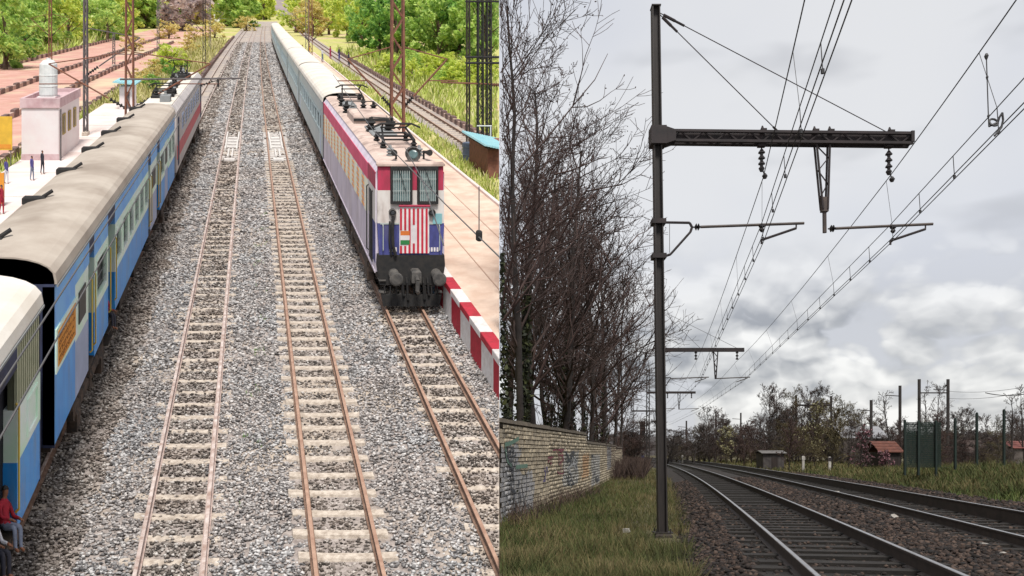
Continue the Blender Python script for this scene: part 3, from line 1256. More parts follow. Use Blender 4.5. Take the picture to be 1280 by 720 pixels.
def loco_right():
    t = thing('electric_locomotive', 'crimson, white and blue electric locomotive with a red striped banner on its nose', 'locomotive', Lp(4.68, 32, 0))
    c0, c1, y0, y1 = 3.66, 5.71, 23.62, 41.0
    P = lambda mm, n, m, par=t, **k: mm.build(n, m, par, Lf, **k)
    # body shell above the sole bar
    mm = MB()
    mm.prism([(c0 + .01, 1.05), (c1 - .01, 1.05), (c1 - .01, 3.95), (c1 - .18, 4.2), (c0 + .18, 4.2), (c0 + .01, 3.95)], y0 + .14, y1, 0, 6)
    P(mm, 'body', mt_lilac)
    mm = MB()
    mm.prism([(c0 + .12, 4.2), (c1 - .12, 4.2), (c1 - .3, 4.28), (c0 + .3, 4.28)], y0 + .1, y1, 0, 6)
    P(mm, 'roof', mt_lroof)
    for cs, fc in ((c0, -1), (c1, 1)):
        mm = MB()
        slab(mm, cs, fc, .02, 25.3, y1, 3.45, 3.97)
        P(mm, 'upper_stripe', mt_pink)
        mm = MB()
        slab(mm, cs, fc, .02, y0 + .15, 25.3, 3.5, 4.0)
        P(mm, 'cab_upper_stripe', mt_crim)
        mm = MB()
        slab(mm, cs, fc, .02, y0 + .15, 25.3, 2.5, 3.495)
        P(mm, 'cab_white_panel', mt_lwhite)
        mm = MB()
        slab(mm, cs, fc, .02, y0 + .15, 24.3, 1.3, 2.495)
        P(mm, 'cab_blue_panel', mt_lblue)
        n = 12
        yy0, yy1 = 25.4, y1 - .1
        st = (yy1 - yy0) / n
        for i in range(n):
            ya = yy0 + i * st
            mm = MB()
            slab(mm, cs, fc, .02, ya, ya + st * .52, 2.35, 3.44)
            P(mm, 'cream_panel', mt_cream)
            mm = MB()
            slab(mm, cs - fc * .015, fc, .02, ya + st * .52, ya + st, 2.35, 3.44)
            lv = P(mm, 'louvre', mt_louv)
            for j in range(6):
                m3 = MB()
                slab(m3, cs + fc * .008, fc, .03, ya + st * .55, ya + st * .97, 2.4 + j * .17, 2.49 + j * .17)
                P(m3, 'louvre_slat', mt_louv, lv)
        mm = MB()
        slab(mm, cs + fc * .01, fc, .02, 24.35, 24.95, 1.15, 3.3)
        d = P(mm, 'cab_door', mt_black)
        mm = MB()
        slab(mm, cs + fc * .02, fc, .01, 24.45, 24.85, 2.5, 3.2)
        P(mm, 'pane', mt_glass, d)
        for yy in (24.22, 25.1):
            mm = MB()
            mm.path([(cs, yy, 1.3), (cs + fc * .06, yy, 1.35), (cs + fc * .06, yy, 3.3), (cs, yy, 3.35)], .02)
            P(mm, 'cab_handrail', mt_black)
        mm = MB()
        slab(mm, cs + fc * .01, fc, .03, y0 + .2, y1, 1.0, 1.06)
        P(mm, 'sole_bar', mt_lilac)
    # nose
    F = y0
    mm = MB()
    mm.box(c0 + .06, c1 - .06, F, F + .15, 3.5, 4.22)
    P(mm, 'nose_red_panel', mt_crim)
    mm = MB()
    mm.box(c0 + .04, c1 - .04, F - .01, F + .15, 2.53, 3.497)
    P(mm, 'nose_white_panel', mt_lwhite)
    mm = MB()
    mm.prism([(c0 + .1, 1.6), (c1 - .1, 1.6), (c1 - .04, 2.527), (c0 + .04, 2.527)], F - .015, F + .15)
    P(mm, 'nose_blue_panel', mt_lblue)
    mm = MB()
    mm.cbox(c0 + .02, c1 - .02, F - .06, F + .15, 4.223, 4.32, .04)
    P(mm, 'rain_hood', mt_lroof)
    for a, b in ((4.08, 4.72), (4.87, 5.48)):
        mm = MB()
        w = .06
        mm.box(a, a + w, F - .1, F - .002, 3.12, 4.22)
        mm.box(b - w, b, F - .1, F - .002, 3.12, 4.22)
        mm.box(a + w, b - w, F - .1, F - .002, 3.12, 3.2)
        mm.box(a + w, b - w, F - .1, F - .002, 4.1, 4.22)
        wd = P(mm, 'windscreen', mt_black)
        mm = MB()
        mm.box(a + w, b - w, F - .05, F - .03, 3.2, 4.1)
        P(mm, 'pane', mt_teal, wd)
        for i in range(8):
            x = a + w + (b - a - 2 * w) * (i + .5) / 8
            mm = MB()
            mm.tube((x, F - .09, 3.2), (x, F - .09, 4.1), .012, n=5)
            P(mm, 'grille_bar', mt_grille, wd)
        for zz in (3.5, 3.85):
            mm = MB()
            mm.tube((a + w, F - .085, zz), (b - w, F - .085, zz), .009, n=5)
            P(mm, 'grille_crossbar', mt_grille, wd)
    # striped banner with a small tricolour
    a, b, z0, z1 = 4.34, 5.22, 1.66, 3.03
    mm = MB()
    mm.box(a, b, F - .06, F - .045, z0, z1)
    bn = P(mm, 'banner', mt_flagw)
    n = 7
    for i in range(n):
        x0 = a + (b - a) * (i + .12) / n
        x1 = a + (b - a) * (i + .62) / n
        zl = z0
        if i in (0, 1):
            zl = 2.34
        mm = MB()
        mm.box(x0, x1, F - .068, F - .061, zl if i != 3 else 2.5, z1 - .05)
        P(mm, 'red_stripe', mt_flagr, bn)
        if i in (0, 1):
            mm = MB()
            mm.box(x0, x1, F - .068, F - .061, z0, 1.88)
            P(mm, 'red_stripe', mt_flagr, bn)
        if i == 3:
            mm = MB()
            mm.box(x0, x1, F - .068, F - .061, z0, 1.95)
            P(mm, 'red_stripe', mt_flagr, bn)
    for k, (za, zb, m) in enumerate(((2.19, 2.32, mt_saff), (2.05, 2.188, mt_flagw), (1.92, 2.048, mt_grn))):
        mm = MB()
        mm.box(4.37, 4.64, F - .074, F - .069, za, zb)
        P(mm, 'tricolour_band', m, bn)
    mm = MB()
    mm.path([(a - .02, F - .07, z1 + .03), (b + .02, F - .07, z1 + .03)], .035)
    P(mm, 'banner_rod', mt_crim)
    # lamps, jumper cable, plates
    for x in (4.14, 5.3):
        mm = MB()
        mm.lathe((x, F - .01, 2.86), (0, -1, 0), [(0, .11), (.08, .11), (.1, .09), (.06, .085)], 12)
        lm = P(mm, 'marker_lamp', mt_rubber)
        mm = MB()
        mm.lathe((x, F - .08, 2.86), (0, -1, 0), [(0, .08), (.015, .05)], 12)
        P(mm, 'lens', mt_glass, lm)
    mm = MB()
    mm.path([(4.16, F - .06, 2.75), (4.12, F - .13, 2.4), (4.14, F - .14, 1.9), (4.22, F - .1, 1.62)], .05, 7)
    mm.path([(4.06, F - .06, 2.6), (4.04, F - .1, 2.0), (4.1, F - .06, 1.6)], .03, 7)
    P(mm, 'jumper_cable', mt_black)
    mm = MB()
    mm.box(5.33, 5.6, F - .04, F - .011, 2.52, 2.82)
    P(mm, 'cyan_plate', mt_cyan)
    for x in (3.86, 5.52):
        mm = MB()
        mm.path([(x, F - .02, 1.72), (x, F - .09, 1.76), (x, F - .09, 2.46), (x, F - .02, 2.5)], .016, 6)
        P(mm, 'grab_rail', mt_grille)
    for (xa, xb_) in ((4.3, 4.52), (5.08, 5.3)):
        mm = MB()
        mm.tube((xa, F - .12, 4.2), (xb_, F - .125, 3.5), .011, n=4)
        P(mm, 'wiper', mt_black)
    for x in (3.84, 5.5):
        for zz in (.5, .85):
            mm = MB()
            mm.box(x - .1, x + .1, F - .1, F + .12, zz, zz + .03)
            P(mm, 'corner_step', mt_rubber)
    mm = MB()
    mm.box(c0 + .12, c1 - .12, F - .03, F - .012, 2.5, 2.54)
    P(mm, 'waist_strip', mt_grille)
    # worn white numerals
    rr = random.Random(5)
    for x0, x1 in ((4.05, 4.3), (5.02, 5.52)):
        mm = MB()
        x = x0
        while x < x1:
            mm.box(x, x + .05, F - .03, F - .016, 1.70, 1.82)
            mm.box(x - .003, x + .053, F - .032, F - .03, 1.745 + rr.uniform(-.02, .02), 1.775)
            x += .085
        P(mm, 'worn_number_marks', mt_flagw)
    # headlight on the roof edge
    mm = MB()
    mm.lathe((4.8, F + .5, 4.52), (0, -1, 0), [(0, .12), (.1, .21), (.3, .23), (.34, .22), (.3, .18)], 14)
    hl = P(mm, 'headlight', mt_rubber)
    mm = MB()
    mm.lathe((4.8, F + .22, 4.52), (0, -1, 0), [(0, .18), (.04, .1)], 14)
    P(mm, 'lens', mt_teal, hl)
    mm = MB()
    for s in (-1, 1):
        mm.lathe((4.8 + s * .42, F + .75, 4.5), (s * .3, -1, .1), [(0, .04), (.2, .05), (.4, .1)], 8)
        mm.tube((4.8 + s * .42, F + .7, 4.28), (4.8 + s * .42, F + .7, 4.5), .03)
    P(mm, 'horn', mt_black)
    # buffer beam and gear
    mm = MB()
    mm.prism([(c0 + .12, .72), (c1 - .12, .72), (c1 - .02, 1.3), (c1 - .04, 1.6), (c0 + .04, 1.6), (c0 + .02, 1.3)], F - .05, F + .4)
    P(mm, 'buffer_beam', mt_black)
    for x in (4.17, 5.42):
        mm = MB()
        mm.lathe((x, F - .05, 1.05), (0, -1, 0), [(0, .16), (.12, .15), (.14, .09), (.42, .08), (.43, .19), (.47, .2), (.49, .15)], 16)
        P(mm, 'buffer', mt_rubber)
    mm = MB()
    mm.cbox(4.66, 4.94, F - .3, F, .86, 1.22, .05)
    mm.path([(4.8, F - .3, 1.05), (4.8, F - .48, .98), (4.78, F - .5, .7), (4.82, F - .44, .62)], .06, 8)
    P(mm, 'screw_coupler', mt_rubber)
    for x, l in ((4.42, .5), (4.55, .62), (5.03, .6), (5.16, .48)):
        mm = MB()
        mm.path([(x, F - .06, .95), (x, F - .16, .8), (x + .02, F - .17, .95 - l), (x + .06, F - .1, .9 - l)], .03, 6)
        P(mm, 'air_hose', mt_black)
    mm = MB()
    mm.prism([(c0 + .2, .12), (c1 - .2, .12), (c1 - .14, .45), (c0 + .14, .45)], F - .12, F - .02)
    for i in range(10):
        x = c0 + .24 + i * .172
        mm.tube((x, F - .13, .1), (x, F - .08, .7), .02)
    P(mm, 'rail_guard', mt_black)
    # running gear
    for yy in (27.6, 36.8):
        bogie(t, c0, c1, yy, 1.95)
        wheelset(t, c0, c1, yy)
    mm = MB()
    mm.box(c0 + .12, c1 - .12, F + .4, y1, .72, 1.0)
    mm.cbox(c0 + .1, c1 - .1, 31.2, 33.6, .3, .72, .04)
    P(mm, 'underframe', mt_soot)
    for yy in (25.6, 30.3, 34.2, 39.6):
        mm = MB()
        mm.cbox(c0 + .02, c0 + .3, yy, yy + .55, .25, .8, .03)
        P(mm, 'sandbox', mt_bogie)
    # roof gear
    pantograph(t, 4.8, 26.9, 4.28, .42)
    pantograph(t, 4.8, 38.8, 4.28, .5)
    mm = MB()
    mm.cbox(4.0, 5.35, 31.5, 33.6, 4.28, 4.62, .06)
    for q in (31.46, 33.5):
        mm.box(4.0, 5.35, q - .02, q + .04, 4.4, 4.5, 1)
    mm.build('roof_housing', [mt_lroof, mt_black], t, Lf)
    for (x, yy, s) in ((4.1, 34.7, 1.3), (4.45, 35.4, 1), (4.9, 35.2, 1.1), (5.3, 34.9, 1.2), (4.4, 29.6, 1.4), (5.0, 29.4, 1.3), (5.3, 30.3, 1.1), (4.15, 37, 1.2), (5.2, 24.9, .9), (4.3, 24.9, .9)):
        mm = MB()
        mm.lathe((x, yy, 4.25), (0, 0, 1), [(0, .07 * s), (.06 * s, .14 * s), (.1 * s, .07 * s), (.16 * s, .14 * s), (.2 * s, .07 * s), (.27 * s, .14 * s), (.31 * s, .06 * s), (.4 * s, .05 * s)], 10)
        P(mm, 'roof_insulator', mt_black if s > 1.05 else mt_grey)
    mm = MB()
    mm.path([(4.1, 34.7, 4.8), (4.45, 35.4, 4.7), (4.9, 35.2, 4.72), (5.3, 34.9, 4.75)], .025)
    mm.path([(4.4, 29.6, 4.82), (5.0, 29.4, 4.8), (5.3, 30.3, 4.7), (5.3, 34.9, 4.75)], .025)
    P(mm, 'roof_busbar', mt_rubber)
    for bx in ((4.3, 5.2, 28.6, 30.6, 4.25, 4.36, .03), (4.15, 4.7, 35.9, 37.2, 4.25, 4.5, .05)):
        mm = MB()
        mm.cbox(*bx)
        P(mm, 'roof_plinth', mt_grey)


loco_right()

mt_cw = M('white_coach_side', c8((206, 222, 224), KL), .5, col2=c8((186, 206, 212), KL), scale=1.0)
mt_cwl = M('white_coach_lower', c8((224, 232, 230), KL), .5, col2=c8((206, 218, 220), KL), scale=1.0)
mt_capblue = M('coach_end_blue', c8((58, 88, 150), KL), .6, col2=c8((44, 68, 122), KL), scale=2)
y = 41.5
ords = ['first', 'second', 'third', 'fourth', 'fifth', 'sixth', 'seventh']
for i in range(7):
    ln = 21.3
    sg = [(y, y + 1.2, 'plain'), (y + 1.2, y + 1.9, 'door'), (y + 1.9, y + ln - 1.9, 'win:9'), (y + ln - 1.9, y + ln - 1.2, 'door'), (y + ln - 1.2, y + ln, 'plain')]
    coach('white roofed pale coach, %s behind the striped locomotive' % ords[i], 3.68, 5.66, y, y + ln, -1, sg, (mt_cwl, mt_cw, mt_cwl), group='pale coaches behind the striped locomotive',
          vents=False, cap=mt_capblue if i == 0 else mt_greyblue, roofm=mt_roofW)
    y += ln + .7

# ---- pink station building with a water tank on its roof
mt_pinkw = M('plaster_pink', c8((250, 244, 243), KL), .9, col2=c8((246, 232, 232), KL), scale=1.0, bump=.15, bscale=20)
mt_parap = M('parapet_rose', c8((232, 204, 206), KL), .9, col2=c8((206, 168, 172), KL), scale=2)
mt_tank = M('tank_white', c8((244, 246, 244), KL), .6, col2=c8((220, 226, 224), KL), scale=3)
mt_shut = M('window_ochre', c8((190, 166, 90), KL), .8)
mt_cyanr = M('sheet_roof_cyan', c8((150, 214, 226), KL), .5, col2=c8((176, 226, 230), KL), scale=2)
mt_brown = M('mast_brown', c8((150, 96, 72), KL), .8, col2=c8((116, 72, 54), KL), scale=4)
mt_mgrey = M('mast_grey', c8((120, 112, 112), KL), .8, col2=c8((88, 80, 80), KL), scale=4)
mt_wire = M('wire_grey', (.09, .085, .085), .6)
mt_lbr = M('signboard_yellow', c8((250, 200, 60), KL), .7)

BX = lambda q: Lf(np.asarray(q, float) + np.array([-1.0, 0, 0]))
b = thing('station_building', 'small pinkish white flat roofed building with three slit windows on the left platform', 'building', Lp(-11.6, 42, .8))
mb = MB()
mb.prism([(-11.1, .8), (-9.15, .8), (-9.15, 3.55), (-11.1, 3.55)], 42, 47)
mb.build('wall', mt_pinkw, b, BX)
mb = MB()
mb.prism([(-11.17, 3.553), (-9.08, 3.553), (-9.08, 3.82), (-11.17, 3.82)], 41.93, 47.07)
rf = mb.build('roof', mt_parap, b, BX)
for (x0, x1, ya, yb) in ((-11.17, -9.08, 41.93, 42.1), (-11.17, -9.08, 46.9, 47.07), (-11.17, -11.0, 42.1, 46.9), (-9.25, -9.08, 42.1, 46.9)):
    mb = MB()
    mb.box(x0, x1, ya, yb, 3.82, 4.05)
    mb.build('parapet', mt_parap, rf, BX)
for yy in (42.8, 44.1, 45.4):
    mb = MB()
    mb.box(-9.16, -9.10, yy, yy + .62, 2.0, 3.1)
    w = mb.build('window', mt_shut, b, BX)
    mb = MB()
    mb.box(-9.10, -9.09, yy + .1, yy + .3, 2.1, 3.0)
    mb.build('pane', mt_glass, w, BX)
mb = MB()
mb.tube((-9.02, 41.9, .8), (-9.02, 41.9, 3.5), .05, n=6)
mb.build('drain_pipe', mt_mgrey, b, BX)
mb = MB()
mb.box(-11.12, -9.12, 41.97, 41.998, .8, 1.12)
mb.build('plinth', mt_parap, b, BX)
tk = thing('water_tank', 'white cylindrical water tank on the roof of the pink building', 'water tank', Lp(-12.1, 44, 3.82))
mb = MB()
mb.lathe((-10.2, 44, 3.95), (0, 0, 1), [(0, .46), (.1, .5), (.5, .5), (.55, .52), (.6, .5), (1.1, .5), (1.15, .52), (1.2, .5), (1.75, .48), (1.95, .3), (2.0, .12), (2.08, .12)], 18)
mb.build('tank_body', mt_tank, tk, BX, smooth=False)
mb = MB()
mb.box(-10.7, -9.7, 43.5, 44.5, 3.82, 3.95)
mb.build('plinth', mt_pinkw, tk, BX)

h = thing('track_hut', 'small pale hut with a cyan sheet roof behind the mast on the left', 'hut', Lp(-9.9, 62, .8))
mb = MB()
mb.box(-10.3, -9.2, 62, 63.5, -.3, 2.6)
mb.build('wall', mt_pinkw, h, Lf)
mb = MB()
for i in range(9):
    x0 = -10.75 + i * .2
    mb.prism([(x0, 2.95 - .02 * i), (x0 + .2, 2.95 - .02 * i - .03), (x0 + .2, 3.02 - .02 * i), (x0 + .1, 3.07 - .02 * i), (x0, 3.02 - .02 * i)], 61.5, 64.5)
mb.build('roof', mt_cyanr, h, Lf)
mb = MB()
mb.box(-9.9, -9.5, 61.98, 62.0, .9, 2.2)
mb.build('door', mt_mgrey, h, Lf)
h = thing('sheet_roof_hut', 'hut under a corrugated cyan roof beside the siding at the edge of the yard', 'hut', Lp(13.6, 44, -.2))
mb = MB()
mb.box(12.5, 14.6, 42.4, 46, -.3, 1.3)
mb.build('wall', mt_brown, h, Lf)
for i in range(20):
    mb = MB()
    x0 = 12.2 + i * .14
    mb.prism([(x0, 1.55 - .03 * i), (x0 + .14, 1.55 - .03 * i), (x0 + .105, 1.64 - .03 * i), (x0 + .035, 1.64 - .03 * i)], 41.9, 46.6)
    mb.build('roof_sheet', mt_cyanr, h, Lf)

# signboards on the left platform edge of the picture
for (lab, c_, y_, z0, z1, w_, m_) in (('yellow and orange station signboard on the left platform', -12.6, 40.5, 1.6, 3.3, .9, mt_lbr),
                                      ('narrow orange notice board on a post on the left platform', -10.2, 32.4, .9, 2.15, .3, mt_orange)):
    sgn = thing('platform_sign', lab, 'sign', Lp(c_, y_, .8))
    mb = MB()
    mb.box(c_ - w_ / 2, c_ + w_ / 2, y_, y_ + .06, z0, z1)
    mb.build('board', m_, sgn, Lf)
    for q in (-.4, .4):
        mb = MB()
        mb.tube((c_ + q * w_, y_ + .1, .8), (c_ + q * w_, y_ + .1, z1), .03)
        mb.build('post', mt_mgrey, sgn, Lf)
    mb = MB()
    mb.box(c_ - w_ / 2 + .05, c_ + w_ / 2 - .05, y_ - .01, y_ - .001, z0 + .08, z0 + .3)
    mb.build('lower_band', mt_orange if m_ is mt_lbr else mt_navy, sgn, Lf)


# ---- overhead masts
def lattice(mm, x, y, z0, z1, w0, w1, n, r=.03, d=.25):
    """two legs with cross lacing (x across)"""
    for s in (-1, 1):
        for q in (-1, 1):
            mm.tube((x + s * w0 / 2, y + q * d / 2, z0), (x + s * w1 / 2, y + q * d / 2, z1), r, r, 4)
    for i in range(n):
        t0, t1 = i / n, (i + 1) / n
        wa, wb = w0 + (w1 - w0) * t0, w0 + (w1 - w0) * t1
        za, zb = z0 + (z1 - z0) * t0, z0 + (z1 - z0) * t1
        s = 1 if i % 2 else -1
        for q in (-1, 1):
            mm.tube((x + s * wa / 2, y + q * d / 2, za), (x - s * wb / 2, y + q * d / 2, zb), r * .6, r * .6, 4)
    return mm


def insul(mm, p, q, n=4, r=.07):
    p, q = Vector(p), Vector(q)
    d = q - p
    prof = []
    for i in range(n):
        a = d.length * i / n
        st = d.length / n
        prof += [(a, r * .4), (a + st * .25, r), (a + st * .5, r * .9), (a + st * .6, r * .4)]
    return mm.lathe(p, d, prof, 8)


def mast_L(label, c, y, h, w, mat, arms, zb=.8, reach=2.6, zlow=4.3, leg=.05):
    t = thing('catenary_mast', label, 'overhead mast', Lp(c, y, zb), 'overhead line masts of the hillside yard')
    mm = MB()
    lattice(mm, c, y, zb, h, w, w * .8, 14, leg, .3)
    mm.build('post', mat, t, Lf)
    mm = MB()
    mm.cbox(c - w * .8, c + w * .8, y - .35, y + .35, zb - .4, zb + .25, .04)
    mm.build('base', mt_conc, t, Lf)
    for s in arms:
        mm = MB()
        e = Vector((c + s * reach, y, zlow + 2.3))
        a = Vector((c + s * w * .5, y, zlow))
        k = a + (e - a) * .22
        mm.tube(k, e, .045)
        mm.tube((c + s * w * .4, y, zlow + 2.9), e, .03)
        mm.tube(a + (e - a) * .55, (c + s * (reach + .5), y, zlow + 1.25), .03)
        br = mm.build('bracket_arm', mat, t, Lf)
        mm = MB()
        insul(mm, a, k, 5, .11)
        if br:
            mm.build('insulator', mt_black, br, Lf)
    return t


mast_L('tall brown twin legged mast with V shaped brackets rising behind the blue coach roof', -6.35, 41.5, 12.5, .42, mt_brown, (-1, 1), zlow=3.6, reach=4.2)
mast_L('tall brown lattice mast with V shaped brackets rising behind the striped locomotive', 7.0, 38.5, 12.5, .62, mt_brown, (-1, 1), zlow=4.05, reach=2.4, leg=.07)
mast_L('slim grey mast standing on the left platform beside the pink building', -10.4, 50, 12, .22, mt_mgrey, (1,), zlow=4.6, reach=3.4)
mast_L('slim mast on the red dirt behind the water tank', -26.9, 106, 12.5, .4, mt_brown, (-1, 1), zb=-.3, zlow=4.8)
mast_L('short mast on the red dirt right of the cyan roofed hut', -21, 120, 4.6, .35, mt_mgrey, (), zb=-.3)
mast_L('thin far mast left of the yellow bush', -15.6, 130, 11.6, .35, mt_mgrey, (1,), zb=-.3, zlow=5)
mast_L('thin far mast above the yellow bush beside the bend', -8.4, 150, 12, .35, mt_mgrey, (1,), zb=-.3, zlow=5)
mast_L('dark mast beyond the pale grey locomotive beside the bend', -6.9, 112, 12, .4, mt_black, (-1,), zb=-.3, zlow=5.2)
mast_L('far mast beside the last pale coaches', 6.9, 96, 13, .4, mt_brown, (-1, 1), zb=.8, zlow=4.6)
mast_L('distant mast among the trees beyond the pale coaches', 9.2, 140, 14, .5, mt_mgrey, (-1,), zb=-.3, zlow=5)
# long registration tube over the worn track
rt = thing('registration_tube', 'long thin horizontal registration tube across the track ahead of the pale grey locomotive', 'bracket', Lp(-6, 37.6, 5.5))
mb = MB()
mb.tube((-6.2, 37.6, 5.46), (-.55, 37.6, 5.5), .045)
mb.build('tube', mt_mgrey, rt, Lf)
for i in range(5):
    mb = MB()
    insul(mb, (-1.5 + .12 * i - .9, 37.6, 5.15 + .05 * i), (-1.4 + .12 * i - .9, 37.6, 5.2 + .05 * i), 1, .06)
    mb.build('insulator', mt_black, rt, Lf)
mb = MB()
mb.tube((-2.5, 37.6, 5.15), (-1.6, 37.6, 5.42), .02)
mb.tube((-1.6, 37.6, 5.47), (-1.58, 37.6, 5.1), .045)
mb.build('steady_arm', mt_black, rt, Lf)


def wire_L(label, pts, r, drops=(), group=None):
    t = thing('overhead_wire', label, 'wire', Lp(*pts[0]), group)
    mm = MB()
    fine = []
    for a, b_ in zip(pts[:-1], pts[1:]):
        for k in range(4):
            fine.append(tuple(np.array(a) + (np.array(b_) - np.array(a)) * k / 4))
    fine.append(pts[-1])
    mm.path(fine, r, 5)
    mm.build('conductor', mt_wire, t, Lf)
    for (c, y, z0, z1) in drops:
        mm = MB()
        mm.tube((c, y, z0), (c, y, z1), r * .8, n=4)
        mm.build('dropper', mt_wire, t, Lf)
        mm = MB()
        mm.lathe((c, y, z0 - .07), (0, 0, 1), [(0, .03), (.02, .05), (.14, .05), (.16, .03)], 8)
        mm.build('clamp', mt_black, t, Lf)
    return t


wire_L('thin overhead wire crossing in front of the blue coaches, nearer the camera', [(-2.03, 6, 5.5), (-2.1, 20, 5.5), (-2.3, 37.6, 5.5)], .011)
wire_L('thin overhead wire crossing in front of the blue coaches, lower on the picture edge', [(-2.3, 6, 5.5), (-2.35, 20, 5.48), (-2.4, 37.6, 5.5), (-2.6, 60, 5.6)], .012)
wire_L('overhead wire running down past the locomotive with a hanging dropper', [(3.45, 9, 5.5), (3.38, 14, 5.5), (3.35, 22, 5.5), (3.9, 38.5, 5.6)], .012, [(3.42, 12.05, 5.5, 6.25)])
wire_L('pull off wire crossing the locomotive nose', [(3.72, 19.4, 5.5), (3.4, 16, 5.5), (2.78, 11.6, 5.5)], .011)


# ---- leafy trees and bushes
def leafmat(name, a, b_, c_, noise=.8):
    return M_island(name, [(0, tuple(v * .6 for v in c8(b_, KT))), (.3, c8(b_, KT)), (.65, c8(a, KT)), (1, c8(c_, KT))], .7, noise, .5, .4)


lf_green = leafmat('foliage_bright_green', (168, 190, 100), (114, 144, 70), (212, 222, 146))
lf_yell = leafmat('foliage_yellow_green', (196, 208, 100), (140, 160, 66), (232, 232, 160))
lf_dark = leafmat('foliage_deep_green', (120, 160, 74), (72, 110, 50), (180, 204, 116))
lf_purp = leafmat('foliage_dry_mauve', (176, 162, 158), (140, 126, 126), (206, 196, 186))
lf_tan = leafmat('foliage_dry_tan', (206, 188, 128), (160, 144, 84), (226, 212, 160))
mt_bark = M('tree_bark', c8((120, 96, 78), KL), .95, col2=c8((82, 64, 52), KL), scale=3, bump=.5)


def crown_np(rng, h, w, n, leaf, base=.28, clumps=40):
    cs = []
    for _ in range(clumps):
        t = rng.uniform(base, 1.0)
        rad = w * .5 * (math.sin(math.pi * min(.98, (t - base) / (1 - base) * .8 + .16))) ** .6 * rng.uniform(.7, 1.25)
        a, q = rng.uniform(0, 2 * math.pi), math.sqrt(rng.uniform(0.05, 1))
        cs.append((rad * q * math.cos(a), rad * q * math.sin(a), h * t, rng.uniform(.07, .17) * w))
    cs = np.array(cs)
    i = rng.integers(0, clumps, n)
    d = rng.normal(size=(n, 3))
    d /= np.linalg.norm(d, axis=1)[:, None]
    d *= rng.uniform(.35, 1, (n, 1)) ** .5
    cen = cs[i, :3] + d * cs[i, 3:4] * np.array([1, 1, .8])
    v, f = leaves_np(cen, leaf * rng.uniform(.6, 1.4, n), rng)
    limbs = []
    for k in range(0, clumps, 3):
        limbs.append(cs[k, :3])
    return v, f, limbs


TREE_CACHE = {}
HUE = {'foliage_bright_green': 'bright green', 'foliage_yellow_green': 'yellow green', 'foliage_deep_green': 'deep green', 'foliage_dry_mauve': 'dry mauve', 'foliage_dry_tan': 'dry tan'}


def leafy(kind, mat, label, c, y, h, w, group, zb=-.3, n=1500, leaf=None, name='leafy_tree', cat='tree'):
    leaf = leaf or .30
    label = label.replace('HUE', HUE[mat.name])
    key = (kind, mat.name)
    p = Lp(c, y, zb)
    near = seam_d(p[None])[0]
    if near < 0:
        return
    s = (w / 6.0, w / 6.0, h / 8.0)
    if key in TREE_CACHE and near > w * .75:
        o = TREE_CACHE[key]
        r = copy_tree(o, tuple(p), label, group, s, random.uniform(0, 6.28))
        return r
    rng = np.random.default_rng(hash(kind) % 1000 if False else sum(map(ord, kind)) + (0 if near > w * .75 else int(c * 7) % 50 + 60))
    v, f, limbs = crown_np(rng, 8.0, 6.0, n, leaf * 6 / 6.0, .06 if 'bush' in kind else .10)
    t = thing(name, label, cat, p, group)
    direct = near <= w * .75
    sv = np.array(s) if direct else np.ones(3)
    cr = big_mesh('crown', v * sv + p, f, mat, t, filt=direct)
    mm = MB()
    mm.tube((0, 0, -.6), (.1, .05, 2.4), .24, .18, 7)
    mm.tube((.1, .05, 2.4), (-.05, .1, 5.5), .18, .07, 6)
    for l_ in limbs:
        mm.tube((.08, .05, min(l_[2] * .6, 4.5)), tuple(l_), .07, .025, 5)
    if direct:
        mm.v = [tuple(np.array(q) * sv) for q in mm.v]
    mm.build('trunk', mt_bark, t, lambda q: q + p)
    if not direct:
        t.scale = s
        TREE_CACHE[key] = t
    return t


rt_ = random.Random(21)
# upper left green trees beyond the red dirt
for (u, v_, h, w, m, k) in ((4, 84, 10, 9, lf_green, 'a'), (26, 66, 10, 9, lf_green, 'b'), (52, 60, 10.5, 10, lf_green, 'a'), (80, 56, 11, 10, lf_yell, 'b'), (104, 52, 11, 9, lf_green, 'a'),
                            (128, 49, 10, 11, lf_green, 'c'), (148, 44, 11, 10, lf_yell, 'a'), (14, 48, 13, 12, lf_dark, 'c'), (45, 44, 13, 12, lf_green, 'c'), (86, 40, 14, 12, lf_dark, 'b'),
                            (120, 38, 14, 12, lf_green, 'b'), (6, 38, 15, 13, lf_green, 'a'), (66, 36, 15, 14, lf_yell, 'c'), (20, 74, 5, 6, lf_dark, 'c')):
    yy = 9000 / (v_ - 5)
    leafy('tree' + k, m, 'HUE leafy tree in the wood beyond the red dirt', (u - 315) * yy / 1000, yy, h, w, 'green trees beyond the red dirt', n=3200, leaf=.23)
# far centre: dry mauve and tan trees
for i in range(26):
    u = rt_.uniform(150, 345)
    v_ = rt_.uniform(20, 38) if u < 300 else rt_.uniform(19, 25)
    yy = 9000 / (v_ - 5)
    m = (lf_tan, lf_yell, lf_purp, lf_green)[i % 4]
    leafy('far' + 'ab'[i % 2], m, 'HUE tree on the far slope above the yard', (u - 315 - 42e-6 * (yy - 40) ** 2 / yy * 1000) * yy / 1000, yy, rt_.uniform(11, 16) * (.7 + yy / 700), rt_.uniform(12, 20),
          'dry trees at the head of the yard', n=1300, leaf=.42)
for (u, v_, h, w) in ((205, 47, 4, 7), (238, 52, 3.5, 6), (262, 46, 4, 7), (300, 38, 4, 8), (165, 62, 2.5, 5), (232, 66, 2.5, 4), (192, 94, 2.2, 3), (178, 104, 1.8, 3)):
    yy = 9000 / (v_ - 5)
    leafy('bush', lf_tan, 'dry tan bush on the slope left of the far track', (u - 315) * yy / 1000, yy, h, w, 'dry bushes left of the far track', n=900, leaf=.3, name='bush', cat='bush')
